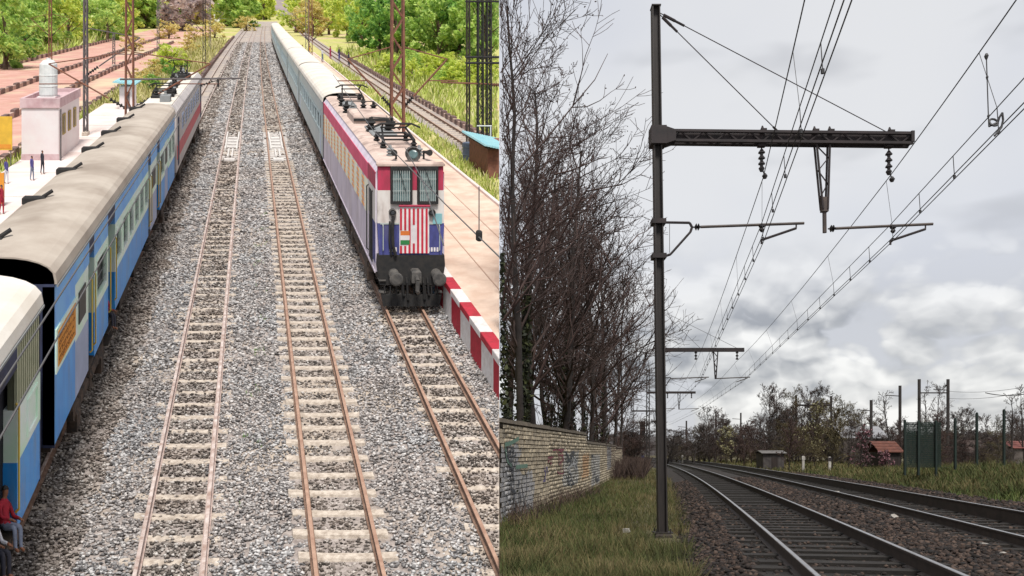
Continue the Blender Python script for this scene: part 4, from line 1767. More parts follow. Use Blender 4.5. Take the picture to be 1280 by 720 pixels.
leafy('bushy', lf_yell, 'bright yellow green bush beside the pale grey locomotive', -11.3, 108, 3.6, 4.6, None, n=1500, leaf=.32, name='bush', cat='bush')
for (u, v_) in ((205, 92), (226, 88), (190, 112), (213, 100)):
    yy = 9000 / (v_ - 5)
    leafy('bushd', lf_dark, 'dark low bush between the locomotive and the yellow bush', (u - 315) * yy / 1000, yy, 1.8, 2.6, 'dark low bushes beside the pale grey locomotive', n=700, leaf=.3, name='bush', cat='bush')
# right: wood beyond the field
for (u, v_, h, w, m, k) in ((362, 40, 11, 11, lf_yell, 'a'), (384, 44, 10, 10, lf_tan, 'b'), (404, 42, 12, 11, lf_yell, 'b'), (428, 46, 12, 11, lf_yell, 'a'), (448, 52, 11, 10, lf_green, 'a'),
                            (470, 66, 10, 9, lf_dark, 'b'), (492, 68, 11, 10, lf_dark, 'a'), (520, 70, 10, 10, lf_green, 'c'), (545, 72, 11, 10, lf_green, 'a'), (570, 72, 10.5, 10, lf_dark, 'c'),
                            (592, 74, 11, 9, lf_green, 'b'), (604, 76, 11, 9, lf_green, 'a'), (462, 44, 14, 13, lf_green, 'c'), (505, 46, 14, 13, lf_green, 'b'), (540, 50, 14, 13, lf_yell, 'b'),
                            (580, 50, 15, 13, lf_green, 'a'), (600, 52, 14, 12, lf_green, 'c'), (440, 34, 17, 16, lf_yell, 'c'), (400, 30, 18, 16, lf_tan, 'a'), (372, 28, 18, 16, lf_yell, 'c'), (500, 34, 17, 16, lf_dark, 'c'), (560, 36, 17, 16, lf_green, 'c')):
    yy = 9000 / (v_ - 5)
    leafy('tree' + k, m, 'HUE leafy tree in the wood beyond the grassy field', (u - 315) * yy / 1000, yy, h, w, 'green trees beyond the grassy field', n=3200, leaf=.23)
for i in range(34):
    u = rt_.uniform(440, 622)
    v_ = rt_.uniform(74, 100) + (u - 500) * .08
    yy = 9000 / (v_ - 5)
    c = (u - 315) * yy / 1000
    if c < 17.5:
        continue
    leafy('bushy', lf_yell if i % 3 else lf_green, 'HUE bush in the grassy field below the wood', c, yy, rt_.uniform(1.3, 2.8), rt_.uniform(2, 4.2), 'bushes in the grassy field', n=1000, leaf=.3, name='bush', cat='bush')


def grass_L(name, c0, c1, y0, y1, n, h, w, mat, zb=-.3):
    y = 1 / RNG.uniform(1 / y1, 1 / y0, n)
    c = RNG.uniform(c0, c1, n)
    k = noise2(c, y * .6, .7, 2) + RNG.uniform(-.5, .9, n) > -.1
    c, y = c[k], y[k]
    P = Lf(np.stack([c, y, np.full(len(c), zb)], 1))
    sc_ = .6 + y / 70
    v, f = blades_np(P, h * sc_ * RNG.uniform(.5, 1.4, len(c)), w * sc_, RNG)
    return big_mesh(name, v, f, mat, None, 'stuff')


gr_yel = M_island('field_grass', [(0, c8((140, 158, 60), KL)), (.4, c8((190, 206, 92), KL)), (.8, c8((224, 226, 140), KL)), (1, c8((238, 228, 180), KL))], .9)
gr_dry = M_island('dry_grass', [(0, c8((160, 160, 80), KL)), (.4, c8((206, 200, 120), KL)), (1, c8((236, 220, 170), KL))], .9)
grass_L('verge_grass', 10.15, 12.95, 18, 120, 15000, .26, .035, gr_yel, -.24)
grass_L('field_grass', 16, 40, 38, 160, 26000, .4, .06, gr_yel, -.34)
grass_L('dry_weeds', -14, -6.8, 66, 190, 9000, .38, .06, gr_dry, -.34)
grass_L('platform_weeds', -14.3, -12.3, 30, 120, 6000, .3, .05, gr_yel, -.34)
grass_L('slope_grass', -60, -38, 90, 240, 9000, .5, .09, gr_yel, -.34)
# a few green weeds in the ballast between the tracks
yv = RNG.uniform(13, 40, 900)
cl = RNG.uniform(-.25, .3, 900) + .02 * yv - .3
kk = noise2(cl, yv, 1.2, 4) > .45
v, f = blades_np(Lf(np.stack([cl[kk], yv[kk], np.full(kk.sum(), -.19)], 1)), RNG.uniform(.04, .12, kk.sum()), np.full(kk.sum(), .01), RNG)
big_mesh('ballast_weeds', v, f, leafmat('weed_green', (120, 160, 80), (90, 130, 60), (160, 190, 110)), None, 'stuff')

# far buildings at the head of the yard
for (lab, u, v_, w, hh) in (('white house far up the slope at the head of the yard', 276, 26, 9, 8.5), ('small pale house among the far dry trees', 226, 24, 7, 6)):
    yy = 9000 / (v_ - 5)
    c = (u - 315) * yy / 1000 - bend(yy)
    hb = thing('far_house', lab, 'house', Lp(c, yy, -.3))
    mb = MB()
    mb.box(c - w / 2, c + w / 2, yy, yy + 8, -4, hh)
    mb.build('wall', mt_tank, hb, Lf)
    mb = MB()
    mb.prism([(c - w / 2 - .4, hh), (c + w / 2 + .4, hh), (c, hh + 2.4)], yy - .4, yy + 8.4)
    mb.build('roof', mt_parap, hb, Lf)
    for q in (-.3, 0, .3):
        mb = MB()
        mb.box(c + q * w - .5, c + q * w + .5, yy - .06, yy - .002, hh - 3.2, hh - 1.4)
        mb.build('window', mt_glass, hb, Lf)
    mb = MB()
    mb.box(c - .6, c + .6, yy - .06, yy - .002, .2, 2.6)
    mb.build('door', mt_brown, hb, Lf)

# gantry tower at the boundary
g = thing('lattice_gantry', 'dark lattice gantry tower beside the blue roofed hut', 'gantry tower', Lp(14.6, 47.5, -.2))
for cx, w_ in ((13.55, .3), (14.05, .24)):
    mb = MB()
    lattice(mb, cx, 47.5, -.25, 12.5, w_, w_ * .9, 22, .045, .3)
    mb.build('lattice_leg', mt_black, g, Lf)
mb = MB()
lattice(mb, 13.1, 48.5, -.25, 12.5, .16, .16, 16, .03, .2)
mb.build('lattice_leg', mt_soot, g, Lf)
for zz in (9.15, 5.5):
    mb = MB()
    for q in (47.35, 47.65):
        mb.tube((12.7, q, zz), (15.5, q, zz), .06)
        mb.tube((12.7, q, zz + .35), (15.5, q, zz + .35), .06)
    mb.build('crossbeam', mt_black, g, Lf)
mb = MB()
mb.tube((11.2, 47.5, 4.35), (15.4, 47.5, 4.2), .05)
insul(mb, (14.2, 47.5, 4.2), (14.9, 47.5, 4.18), 5, .12)
mb.build('bracket_arm', mt_brown, g, Lf)
d = thing('oil_drum', 'grey steel drum beside the foot of the dark gantry tower', 'drum', Lp(12.75, 47, -.2))
mb = MB()
mb.lathe((12.75, 46.8, -.24), (0, 0, 1), [(0, .42), (.1, .45), (.4, .43), (.45, .46), (.5, .43), (.85, .43), (.9, .46), (1.1, .44), (1.12, .38), (1.08, .1)], 16)
mb.build('drum_shell', M('drum_grey', c8((110, 124, 150), KL), .5), d, Lf)
mb = MB()
mb.lathe((12.85, 46.8, .88), (0, 0, 1), [(0, .06), (.03, .06), (.04, .04)], 8)
mb.build('bung', mt_black, d, Lf)
d = thing('bracket_post', 'thin white post with a crossbar beside the gantry foot', 'post', Lp(13.9, 46.6, -.2))
mb = MB()
mb.tube((13.9, 46.6, -.3), (13.9, 46.6, 1.9), .035)
mb.tube((13.1, 46.6, 1.9), (13.95, 46.6, 1.9), .04)
mb.build('post', mt_tank, d, Lf)


# ---- people
mt_skin = M('skin', c8((150, 98, 70), KL), .6)
mt_hair = M('hair_black', (.015, .012, .011), .6)


def person(label, pos, joints, cloth, group=None, xf=None, sc=1.0, width=1.0):
    """one skinned body; cloth = function(local point) -> slot; joints in metres, z up, facing +x after turning"""
    t = thing('person', label, 'person', pos, group)
    J, E, Rr = joints
    me = bpy.data.meshes.new('body')
    me.from_pydata([tuple(np.array(j) * sc) for j in J], E, [])
    o = bpy.data.objects.new('body_tmp', me)
    COL.objects.link(o)
    sk = o.modifiers.new('skin', 'SKIN')
    sk.use_smooth_shade = True
    for i, vv in enumerate(me.skin_vertices[0].data):
        r = Rr[i]
        vv.radius = (r * sc, r * sc) if not isinstance(r, tuple) else (r[0] * sc, r[1] * sc)
        vv.use_root = i == 0
    sb = o.modifiers.new('sub', 'SUBSURF')
    sb.levels = sb.render_levels = 1
    dg = bpy.context.evaluated_depsgraph_get()
    ev = o.evaluated_get(dg)
    bmm = bpy.data.meshes.new_from_object(ev)
    bpy.data.objects.remove(o)
    mats = cloth[0]
    bmm.materials.clear()
    for m in mats:
        bmm.materials.append(m)
    idx = []
    for p in bmm.polygons:
        idx.append(cloth[1](np.array(p.center) / sc))
        p.use_smooth = True
    bmm.polygons.foreach_set('material_index', np.array(idx, dtype=np.int32))
    bo = link('body', bmm, t)
    return t


def standing(ph=0.0):
    J = [(0, 0, .92), (0, 0, 1.15), (0, 0, 1.4), (0, 0, 1.5), (.01, 0, 1.6), (.02, 0, 1.7)]
    Rr = [(.13, .15), (.13, .16), (.10, .16), .05, .085, .075]
    E = [(0, 1), (1, 2), (2, 3), (3, 4), (4, 5)]
    for s in (-1, 1):
        b_ = len(J)
        J += [(0, s * .1, .88), (.02 + .08 * s * ph, s * .11, .48), (-.02 + .14 * s * ph, s * .11, .08), (.12 + .14 * s * ph, s * .12, .03)]
        Rr += [.09, .065, .045, .035]
        E += [(0, b_), (b_, b_ + 1), (b_ + 1, b_ + 2), (b_ + 2, b_ + 3)]
        b_ = len(J)
        J += [(0, s * .2, 1.37), (-.02 - .05 * s * ph, s * .25, 1.1), (.06 - .1 * s * ph, s * .25, .86), (.08 - .1 * s * ph, s * .25, .77)]
        Rr += [.055, .042, .032, .03]
        E += [(2, b_), (b_, b_ + 1), (b_ + 1, b_ + 2), (b_ + 2, b_ + 3)]
    return J, E, Rr


def seated():
    """sitting on a doorway sill, legs hanging outwards (+x), origin at the seat"""
    J = [(-.05, 0, .1), (-.06, 0, .32), (-.02, 0, .55), (.0, 0, .66), (.03, 0, .76), (.05, 0, .86)]
    Rr = [(.14, .16), (.13, .16), (.10, .17), .05, .09, .08]
    E = [(0, 1), (1, 2), (2, 3), (3, 4), (4, 5)]
    for s in (-1, 1):
        b_ = len(J)
        J += [(.08, s * .1, .09), (.42, s * .13, .08), (.44, s * .12, -.34), (.56, s * .13, -.40)]
        Rr += [.09, .075, .05, .04]
        E += [(0, b_), (b_, b_ + 1), (b_ + 1, b_ + 2), (b_ + 2, b_ + 3)]
        b_ = len(J)
        J += [(.0, s * .21, .52), (.1, s * .27, .28), (.34, s * .2, .24), (.42, s * .17, .22)]
        Rr += [.06, .048, .036, .03]
        E += [(2, b_), (b_, b_ + 1), (b_ + 1, b_ + 2), (b_ + 2, b_ + 3)]
        h_ = b_ + 3
        for k, (dx, dy) in enumerate(((.07, -.03), (.085, -.01), (.08, .01), (.06, .03), (.03, -.05))):
            J.append((.42 + dx, s * (.17 + dy), .2 - .02 * (k % 2)))
            Rr.append(.01)
            E.append((h_, len(J) - 1))
    return J, E, Rr


def hairs(t, c, r):
    mm = MB()
    mm.lathe((c[0] - r * .25, c[1], c[2] - r * .1), (-.2, 0, 1), [(0, r * 1.02), (r * .4, r * .98), (r * .75, r * .72), (r * 1.0, r * .3)], 10)
    p = np.array(WLOC[t.name])
    mm.build('hair', mt_hair, t, lambda q: q + p, smooth=True)


def dress(top, bottom, zt, zb, zhead):
    mats = [top, bottom, mt_skin]

    def f(p):
        if p[2] > zhead:
            return 2
        return 0 if p[2] > zt else (1 if p[2] > zb else 2)
    return mats, f


c_red = M('shirt_red', c8((206, 44, 66), KL), .85, col2=c8((160, 30, 50), KL), scale=9)
c_wht = M('shirt_white', c8((246, 244, 246), KL), .85, col2=c8((214, 214, 224), KL), scale=9)
c_grey = M('trousers_grey', c8((150, 160, 184), KL), .85, col2=c8((110, 118, 140), KL), scale=9)
c_dark = M('trousers_dark', (.03, .03, .045), .85)
c_yel = M('sari_yellow', c8((250, 196, 40), KL), .85, col2=c8((240, 170, 30), KL), scale=9)
c_mag = M('sari_magenta', c8((196, 60, 104), KL), .85)
c_blu = M('shirt_violet', c8((96, 90, 160), KL), .85)


def seat_cloth(top, bottom):
    def f(p):
        if p[2] > .64:
            return 2
        if p[0] > .33 and p[2] > .14:
            return 2
        if p[2] > .16 and p[0] < .34:
            return 0
        if p[0] > .45 and p[2] < -.33:
            return 2
        return 1
    return [top, bottom, mt_skin], f


for (lab, yy, dz, top, bot) in (('rider in a red shirt and grey trousers sitting in the doorway of the nearest coach', 12.02, 1.08, c_red, c_grey),
                                ('rider in white reaching out of the nearest coach doorway below the red shirt', 11.45, 1.08, c_wht, c_dark),
                                ('small rider in red sitting in the doorway of the second blue coach', 20.35, 1.04, c_red, c_dark)):
    t = person(lab, Lp(CL1 - .14, yy, dz), seated(), seat_cloth(top, bot), sc=.76)
    hairs(t, (.037, 0, .625), .074)
    t.scale = (.62, .72, 1)
bg = thing('cloth_bag', 'small pale bag beside the seated riders on the coach step', 'bag', Lp(CL1 + .1, 10.75, .75))
mb = MB()
mb.lathe((CL1 + .12, 10.75, .75), (0, 0, 1), [(0, .1), (.05, .17), (.2, .19), (.32, .12), (.36, .04)], 9)
mb.build('sack', mt_pinkw, bg, Lf)
mb = MB()
mb.path([(CL1 + .02, 10.75, 1.06), (CL1 + .06, 10.75, 1.2), (CL1 + .18, 10.75, 1.2), (CL1 + .22, 10.75, 1.06)], .015)
mb.build('strap', mt_brown, bg, Lf)
crowd = [('person in a violet shirt walking on the pale platform above the coach roof', 40, 222, c_blu, c_grey, -1), ('person in dark clothes standing on the pale platform', 53, 214, c_dark, c_dark, -1),
         ('person in blue and white beside the orange notice board', 8, 226, c_blu, c_wht, -1), ('person in red at the edge of the left platform', 2, 264, c_red, c_red, -1)]
for (lab, u, v_, a, b_, s) in crowd:
    yy = 8200 / (v_ + 4 - 5)
    t = person(lab, Lp((u - 315) * yy / 1000, yy, .8), standing(.6), dress(a, b_, .9, .1, 1.48), sc=.68)
    hairs(t, (.01, 0, 1.62 * .68), .06)
    t.scale = (.66, .8, 1)
for (lab, u, v_, a, b_) in (('person in a yellow sari waiting on the far platform', 378, 62, c_yel, c_yel), ('second person in yellow waiting on the far platform', 387, 64, c_yel, c_wht), ('person in magenta waiting on the far platform', 413, 64, c_mag, c_mag),
                            ('person in dark blue standing beside the magenta sari', 424, 66, c_dark, c_blu), ('person in white on the far platform left of the magenta sari', 403, 68, c_wht, c_grey), ('person in black on the far platform near the mast', 436, 74, c_dark, c_dark)):
    yy = 8200 / (v_ + 10 - 5)
    t = person(lab, Lp((u - 315) * yy / 1000 - bend(yy), yy, .8), standing(.4), dress(a, b_, .9, .1, 1.48), sc=1.15)
    hairs(t, (.01, 0, 1.62 * 1.15), .1)

# far ridge that closes the view up the slope
mb = MB()
xs = np.linspace(-560, 300, 60)
prev = None
vs, fs = [], []
for i, x in enumerate(xs):
    hgt = 46 + 10 * math.sin(x * .02) + 6 * math.sin(x * .055 + 1)
    for yy, zz in ((620, -1), (680, hgt * .55), (760, hgt), (900, hgt * .8)):
        vs.append((x, yy, zz))
for i in range(len(xs) - 1):
    for k in range(3):
        fs.append((i * 4 + k, (i + 1) * 4 + k, (i + 1) * 4 + k + 1, i * 4 + k + 1))
mb.add(vs, fs)
mb.build('far_hill', mt_far, None, lambda q: np.stack([q[:, 0], q[:, 1], q[:, 2] + SLOPE * q[:, 1] + DROP], 1), kind='structure')

# ================================================================== RIGHT: LEVEL LINE
SIDE = 'R'


def xA(y):
    """left rail of the nearer track"""
    y = np.asarray(y, float)
    return 1.40 + .215 * y - .00047 * y * y


def Rt(p):
    """s metres right of the near track's left rail, y up the line, z -> world"""
    p = np.asarray(p, float)
    q = p.copy()
    q[:, 0] = xA(p[:, 1]) + p[:, 0] * 1.022
    return q


def Rp(s, y, z=0.):
    return Rt(np.array([[s, y, z]]))[0]


def at(u, y, v=None, z=None):
    """world point seen at picture column u (and row v) at depth y"""
    return np.array([(u - 640) / 1000 * y, y, z if z is not None else CAM_Z + (565 - v) / 1000 * y])


mt_rgrass = M('grass_soil', c8((86, 84, 48), KR), .95, col2=c8((112, 100, 64), KR), scale=1.2, bump=.6, bscale=10, col3=c8((76, 66, 50), KR), scale3=.3)
mt_rbed = M('dark_ballast', c8((50, 39, 33), KR), .95, col2=c8((32, 26, 22), KR), scale=12, bump=.9, bscale=30)
mt_rtrack = M('oily_track_bed', c8((36, 31, 27), KR), .95, col2=c8((24, 21, 19), KR), scale=9, bump=.8, bscale=30)
mt_path = M('tan_path', c8((158, 140, 110), KR), .95, col2=c8((134, 116, 90), KR), scale=1.5, bump=.3)
mt_gstrip = M('pale_gravel', c8((112, 98, 88), KR), .95, col2=c8((74, 62, 56), KR), scale=6, bump=.8, bscale=20)
mt_railR = M('rail_side_dark', (.03, .022, .018), .7, col2=(.055, .038, .03), scale=6)
mt_railRt = M('rail_polished', (.42, .42, .43), .34, metal=.9, col2=(.32, .31, .31), scale=3)
mt_wood = M('sleeper_wood_dark', c8((50, 44, 38), KR), .9, col2=c8((32, 28, 25), KR), scale=4, stretch=(1, 6, 6), bump=.5)
stone_R = M_island('ballast_stone_brown', [(0, c8((24, 20, 18), KR)), (.4, c8((48, 38, 33), KR)), (.75, c8((74, 58, 49), KR)), (1, c8((102, 84, 73), KR))], .95)
mt_pole = M('mast_dark_steel', c8((58, 50, 46), KR), .65, col2=c8((40, 34, 32), KR), scale=5, stretch=(4, 4, .6), bump=.15)
mt_steel = M('beam_dark_steel', c8((58, 46, 46), KR), .75, col2=c8((38, 31, 32), KR), scale=5)
mt_tubeR = M('tube_brown_grey', c8((96, 82, 74), KR), .6, col2=c8((70, 60, 56), KR), scale=5)
mt_insR = M('insulator_dark', (.02, .016, .016), .35)
mt_wireR = M('wire_dark', (.03, .028, .03), .6)

# ground: one sheet to the horizon, banked up right of the line
def hgt(x, y):
    s = (x - xA(np.minimum(y, 200))) / 1.022
    up = np.clip((s - 8.2) / 4.5, 0, 1)
    up = up * up * (3 - 2 * up)
    z = .7 * up * np.clip((60 - y) / 25, 0, 1) + .12 * up
    return z - .02 + .03 * noise2(x, y, .6)


ys = np.concatenate([np.linspace(1.2, 60, 90), np.geomspace(62, 2600, 50)])
vs, fs = [], []
NXG = 90
for y in ys:
    x0 = SEAM * y
    x1 = x0 + 3 + y * 1.25
    for t in np.linspace(0, 1, NXG):
        x = x0 + (x1 - x0) * t
        vs.append((x, y, float(hgt(x, y))))
for j in range(len(ys) - 1):
    for i in range(NXG - 1):
        a = j * NXG + i
        fs.append((a, a + 1, a + NXG + 1, a + NXG))
# side faces down along the boundary
nb = len(vs)
for j, y in enumerate(ys):
    vs.append((SEAM * y, y, -9.0))
for j in range(len(ys) - 1):
    fs.append((j * NXG, (j + 1) * NXG, nb + j + 1, nb + j))
mb = MB()
mb.add(vs, fs)
mb.v = [(x + 1e-3, y, z) for x, y, z in mb.v]
mb.build('ground', mt_rgrass, None, kind='structure', loc=(0, 0, 0), smooth=True)


def R_prism(name, prof, y0, y1, mat, ny=60, parent=None, kind='structure'):
    mm = MB()
    mm.prism(prof, y0, y1, 0, ny)
    return mm.build(name, mat, parent, Rt, kind=kind if parent is None else None)


CA, CB = .15, .16
R_prism('track_ballast', [(-1.5, -.2), (-1.25, .0), (-.55, .13), (2.0, .13), (2.9, .12), (6.0, .13), (6.6, .05), (7.3, -.2)], 1.6, 260, mt_rbed, 90)
R_prism('gravel_strip', [(6.5, -.2), (6.6, .075), (8.3, .075), (9.2, -.2)], 4, 120, mt_gstrip, 60)
R_prism('oily_bed', [(-.35, .1), (-.35, .136), (1.8, .136), (1.8, .1)], 1.8, 220, mt_rtrack, 80)
R_prism('oily_bed', [(3.35, .1), (3.35, .136), (5.5, .136), (5.5, .1)], 1.8, 220, mt_rtrack, 80)
# path on the right
pv = [at(1040, 62, z=.16), at(1112, 52, z=.17), at(1068, 46.5, z=.16), at(1000, 52, z=.15)]
mb = MB()
p4 = [Vector(p) for p in pv]
N_ = 10
gv = []
for j in range(N_ + 1):
    for i in range(N_ + 1):
        a = p4[3].lerp(p4[2], i / N_)
        c = p4[0].lerp(p4[1], i / N_)
        q = a.lerp(c, j / N_)
        gv.append((q.x, q.y, float(hgt(q.x, q.y)) + .05))
mb.add(gv, [(j * (N_ + 1) + i, j * (N_ + 1) + i + 1, (j + 1) * (N_ + 1) + i + 1, (j + 1) * (N_ + 1) + i) for j in range(N_) for i in range(N_)])
mb.build('path', mt_path, None, kind='structure')


def track_R(label, s0, zl, zr, nsl):
    t = thing('railway_track', label, 'railway track', Rp(s0 + .72, 14, .13))
    for s, zt in ((s0, zl), (s0 + 1.435, zr)):
        mm = MB()
        h = zt - .145
        mm.prism(rail_prof(s, .036, .07, zt, h), 1.8, 230, 0, 110)
        mm.prism([(s - .030, zt - .004), (s + .026, zt - .004), (s + .022, zt), (s - .026, zt)], 1.8, 230, 1, 110)
        mm.build('rail', [mt_railR, mt_railRt], t, Rt)
    y = 6.0
    i = 0
    while i < nsl:
        x, yy = s0 + .7175, y
        sl = .215 - .00094 * y
        n_ = Vector((1, -sl, 0)).normalized()
        d_ = Vector((sl, 1, 0)).normalized()
        c = Vector(Rp(x, yy, 0))
        mm = MB()
        zt = .165 + random.uniform(-.01, .012)
        hw, hd = 1.22, .12
        for (a, b_, z) in ((-hw, -hd, .08), (hw, -hd, .08), (hw, hd, .08), (-hw, hd, .08), (-hw, -hd, zt), (hw, -hd, zt + .02), (hw, hd, zt + .02), (-hw, hd, zt)):
            pt = c + n_ * a + d_ * b_
            mm.v.append((pt.x, pt.y, z))
        mm.f = [list(f) for f in CUBE_F]
        mm.m = [0] * 6
        mm.build('sleeper', mt_wood, t)
        y += .62
        i += 1
    return t


track_R('nearer dark track with two bright rail heads curving left past the tall mast', 0.0, .34, .36, 90)
track_R('farther dark track with bright rail heads beside the grassy bank', 3.68, .34, .46, 90)


def ballast_R():
    V, F, off = [], [], 0
    for (s0, s1, y0, y1, dens, sz, zb) in ((-1.55, -.45, 3, 16, 300, .05, None), (-1.5, -.45, 16, 40, 130, .065, None), (1.7, 3.4, 4, 16, 260, .055, .13), (1.7, 3.4, 16, 45, 110, .07, .13),
                                           (-.4, 1.8, 5, 22, 60, .045, .135), (3.4, 5.5, 6, 26, 60, .05, .135), (5.4, 6.8, 6, 45, 110, .065, .1), (6.6, 8.6, 12, 60, 60, .08, .075)):
        n = int((s1 - s0) * (y1 - y0) * dens)
        s = RNG.uniform(s0, s1, n)
        y = RNG.uniform(y0, y1, n)
        z = np.interp(s, [-1.5, -1.25, -.55, 2], [-.1, .0, .13, .13]) if zb is None else np.full(n, zb)
        z = z + RNG.uniform(-.01, .03, n) * (sz / .05)
        for sr in (0, 1.435, 3.68, 5.115):
            k = np.abs(s - sr) > .1
            s, y, z = s[k], y[k], z[k]
        v, f = stones_np(Rt(np.stack([s, y, z], 1)), sz * RNG.uniform(.6, 1.3, len(s)), RNG)
        V.append(v)
        F.append(f + off)
        off += len(v)
    big_mesh('brown_ballast_gravel', np.concatenate(V), np.concatenate(F), stone_R, None, 'stuff')


ballast_R()
for (u, v_, lab, r) in ((1118, 648, 'pale stone lying between the two tracks', .06), (1231, 683, 'white stone lying between the tracks near the picture edge', .06), (1253, 695, 'smaller white stone beside the other near the picture edge', .05),
                        (783, 660, 'white scrap of litter in the grass left of the mast', .05), (1046, 616, 'small pale stone by the far track', .07)):
    y = 1470 / (v_ - 565)
    p = at(u, y, z=.13 if u > 900 else .06)
    o = thing('loose_stone' if u > 900 else 'litter_scrap', lab, 'stone' if u > 900 else 'litter', p)
    vv, ff = stones_np(np.array([p + [0, 0, r * .4]]), [r * 1.8], np.random.default_rng(int(u)))
    mm = MB()
    mm.add([tuple(q) for q in vv], ff.tolist())
    mm.build('stone', M('stone_white', c8((205, 200, 192), KR), .9, col2=c8((170, 162, 152), KR), scale=12), o)

# ---- stone wall with graffiti
WPTS = [(-.9, 15.4), (-.3, 18.4), (2.9, 32.0), (8.0, 59.0), (8.6, 62.5)]


def wall_x(y):
    return np.interp(y, [p[1] for p in WPTS], [p[0] for p in WPTS])


mt_mortar = M('wall_mortar', c8((104, 94, 80), KW), .95, col2=c8((80, 72, 62), KW), scale=4, bump=.5)


def wall_mats():
    """masonry with painted patches: old paint lies on the stones at fixed places along the wall"""
    m = bpy.data.materials.new('wall_stone_painted')
    m.use_nodes = True
    N, L = m.node_tree.nodes, m.node_tree.links
    b = N['Principled BSDF']
    b.inputs['Roughness'].default_value = .92
    g = N.new('ShaderNodeNewGeometry')
    sep = N.new('ShaderNodeSeparateXYZ')
    L.new(g.outputs['Position'], sep.inputs[0])
    oi = N.new('ShaderNodeObjectInfo')

    def math_(op, a, c=None):
        n = N.new('ShaderNodeMath')
        n.operation = op
        n.use_clamp = op == 'ADD' and False
        for i, v in enumerate((a, c)):
            if v is None:
                continue
            if isinstance(v, (int, float)):
                n.inputs[i].default_value = v
            else:
                L.new(v, n.inputs[i])
        return n.outputs[0]

    def noise(sc, d=4):
        n = N.new('ShaderNodeTexNoise')
        n.inputs['Scale'].default_value = sc
        n.inputs['Detail'].default_value = d
        L.new(g.outputs['Position'], n.inputs['Vector'])
        return n.outputs['Fac']

    def mix(f, a, c):
        n = N.new('ShaderNodeMix')
        n.data_type = 'RGBA'
        if isinstance(f, float):
            n.inputs[0].default_value = f
        else:
            L.new(f, n.inputs[0])
        for i, v in ((6, a), (7, c)):
            if isinstance(v, tuple):
                n.inputs[i].default_value = (*v, 1)
            else:
                L.new(v, n.inputs[i])
        return n.outputs[2]

    def mr(f, a, c, o0=0., o1=1.):
        n = N.new('ShaderNodeMapRange')
        for i, v in ((1, a), (2, c), (3, o0), (4, o1)):
            n.inputs[i].default_value = v
        L.new(f, n.inputs[0])
        return n.outputs[0]
    rnd = math_('FRACT', math_('ADD', oi.outputs['Random'], g.outputs['Random Per Island']))
    c = mix(rnd, c8((156, 144, 124), KW), c8((208, 193, 166), KW))
    c = mix(mr(noise(7), .4, .7), c, c8((130, 118, 102), KW))
    jit = mr(noise(3.5, 3), .2, .8, -.5, .5)
    yy = math_('ADD', sep.outputs[1], jit)
    zz = math_('ADD', sep.outputs[2], math_('MULTIPLY', jit, .35))

    def patch(c, y0, y1, z0, z1, col, k):
        f = math_('MULTIPLY', math_('MULTIPLY', math_('GREATER_THAN', yy, y0), math_('LESS_THAN', yy, y1)), math_('MULTIPLY', math_('GREATER_THAN', zz, z0), math_('LESS_THAN', zz, z1)))
        f = math_('MULTIPLY', math_('MULTIPLY', f, k), mr(noise(9), .3, .55, .55, 1.))
        return mix(f, c, col)
    c = patch(c, 10, 20.3, -.2, 1.75, c8((140, 142, 148), KW), .85)
    c = patch(c, 20.3, 22.0, -.2, 1.05, c8((146, 148, 154), KW), .8)
    c = patch(c, 26.6, 30.0, .4, 1.6, c8((150, 152, 152), KW), .75)
    c = patch(c, 31.0, 33.2, .55, 1.5, c8((166, 124, 84), KW), .7)
    c = patch(c, 34.5, 39, .1, 1.5, c8((150, 152, 154), KW), .75)
    c = patch(c, 44, 47.5, .6, 1.9, c8((120, 124, 134), KW), .75)
    L.new(c, b.inputs['Base Color'])
    bp = N.new('ShaderNodeBump')
    bp.inputs['Strength'].default_value = .6
    bp.inputs['Distance'].default_value = .02
    L.new(noise(40), bp.inputs['Height'])
    L.new(bp.outputs[0], b.inputs['Normal'])
    return m


mt_wst = wall_mats()
wl = thing('stone_wall', 'long coursed stone wall with faded graffiti below the bare trees', 'wall', (wall_x(20) + 0., 20., 0.))


def wtop(y):
    return 2.28 if y < 32.3 else (1.95 if y < 52 else 1.88)


segs_ = []
yv_ = np.linspace(15.4, 62.5, 60)
mb = MB()
for a, b_ in zip(yv_[:-1], yv_[1:]):
    xa, xb = float(wall_x(a)), float(wall_x(b_))
    h = wtop((a + b_) / 2)
    mb.add([(xa - .35, a, -.3), (xa - .03, a, -.3), (xb - .03, b_, -.3), (xb - .35, b_, -.3), (xa - .35, a, h), (xa - .03, a, h), (xb - .03, b_, h), (xb - .35, b_, h)], CUBE_F.tolist())
mb.build('wall_core', mt_mortar, wl)
rw = random.Random(5)
uc = CUBE_V * .5
STV = []
for k in range(5):
    r2 = np.random.default_rng(k)
    vv = uc * np.array([1, 1, 1]) + r2.uniform(-.04, .04, (8, 3))
    vv[[1, 2, 5, 6], 1:] *= .93
    STV.append(mesh_from(vv, CUBE_F.tolist(), [mt_wst], name='wall_stone'))
allst = []
z = -.05
while z < 2.3:
    hc = rw.uniform(.10, .14)
    y = 15.4
    while y < 61.5:
        l_ = rw.uniform(.2, .42)
        yc = y + l_ / 2
        if z + hc < wtop(yc) + .03:
            allst.append((yc, z + hc / 2, l_ - .02, hc - .018))
        y += l_
    z += hc
allst.sort(key=lambda q: q[0])
rest_v, rest_f = [], []
cnt = 0
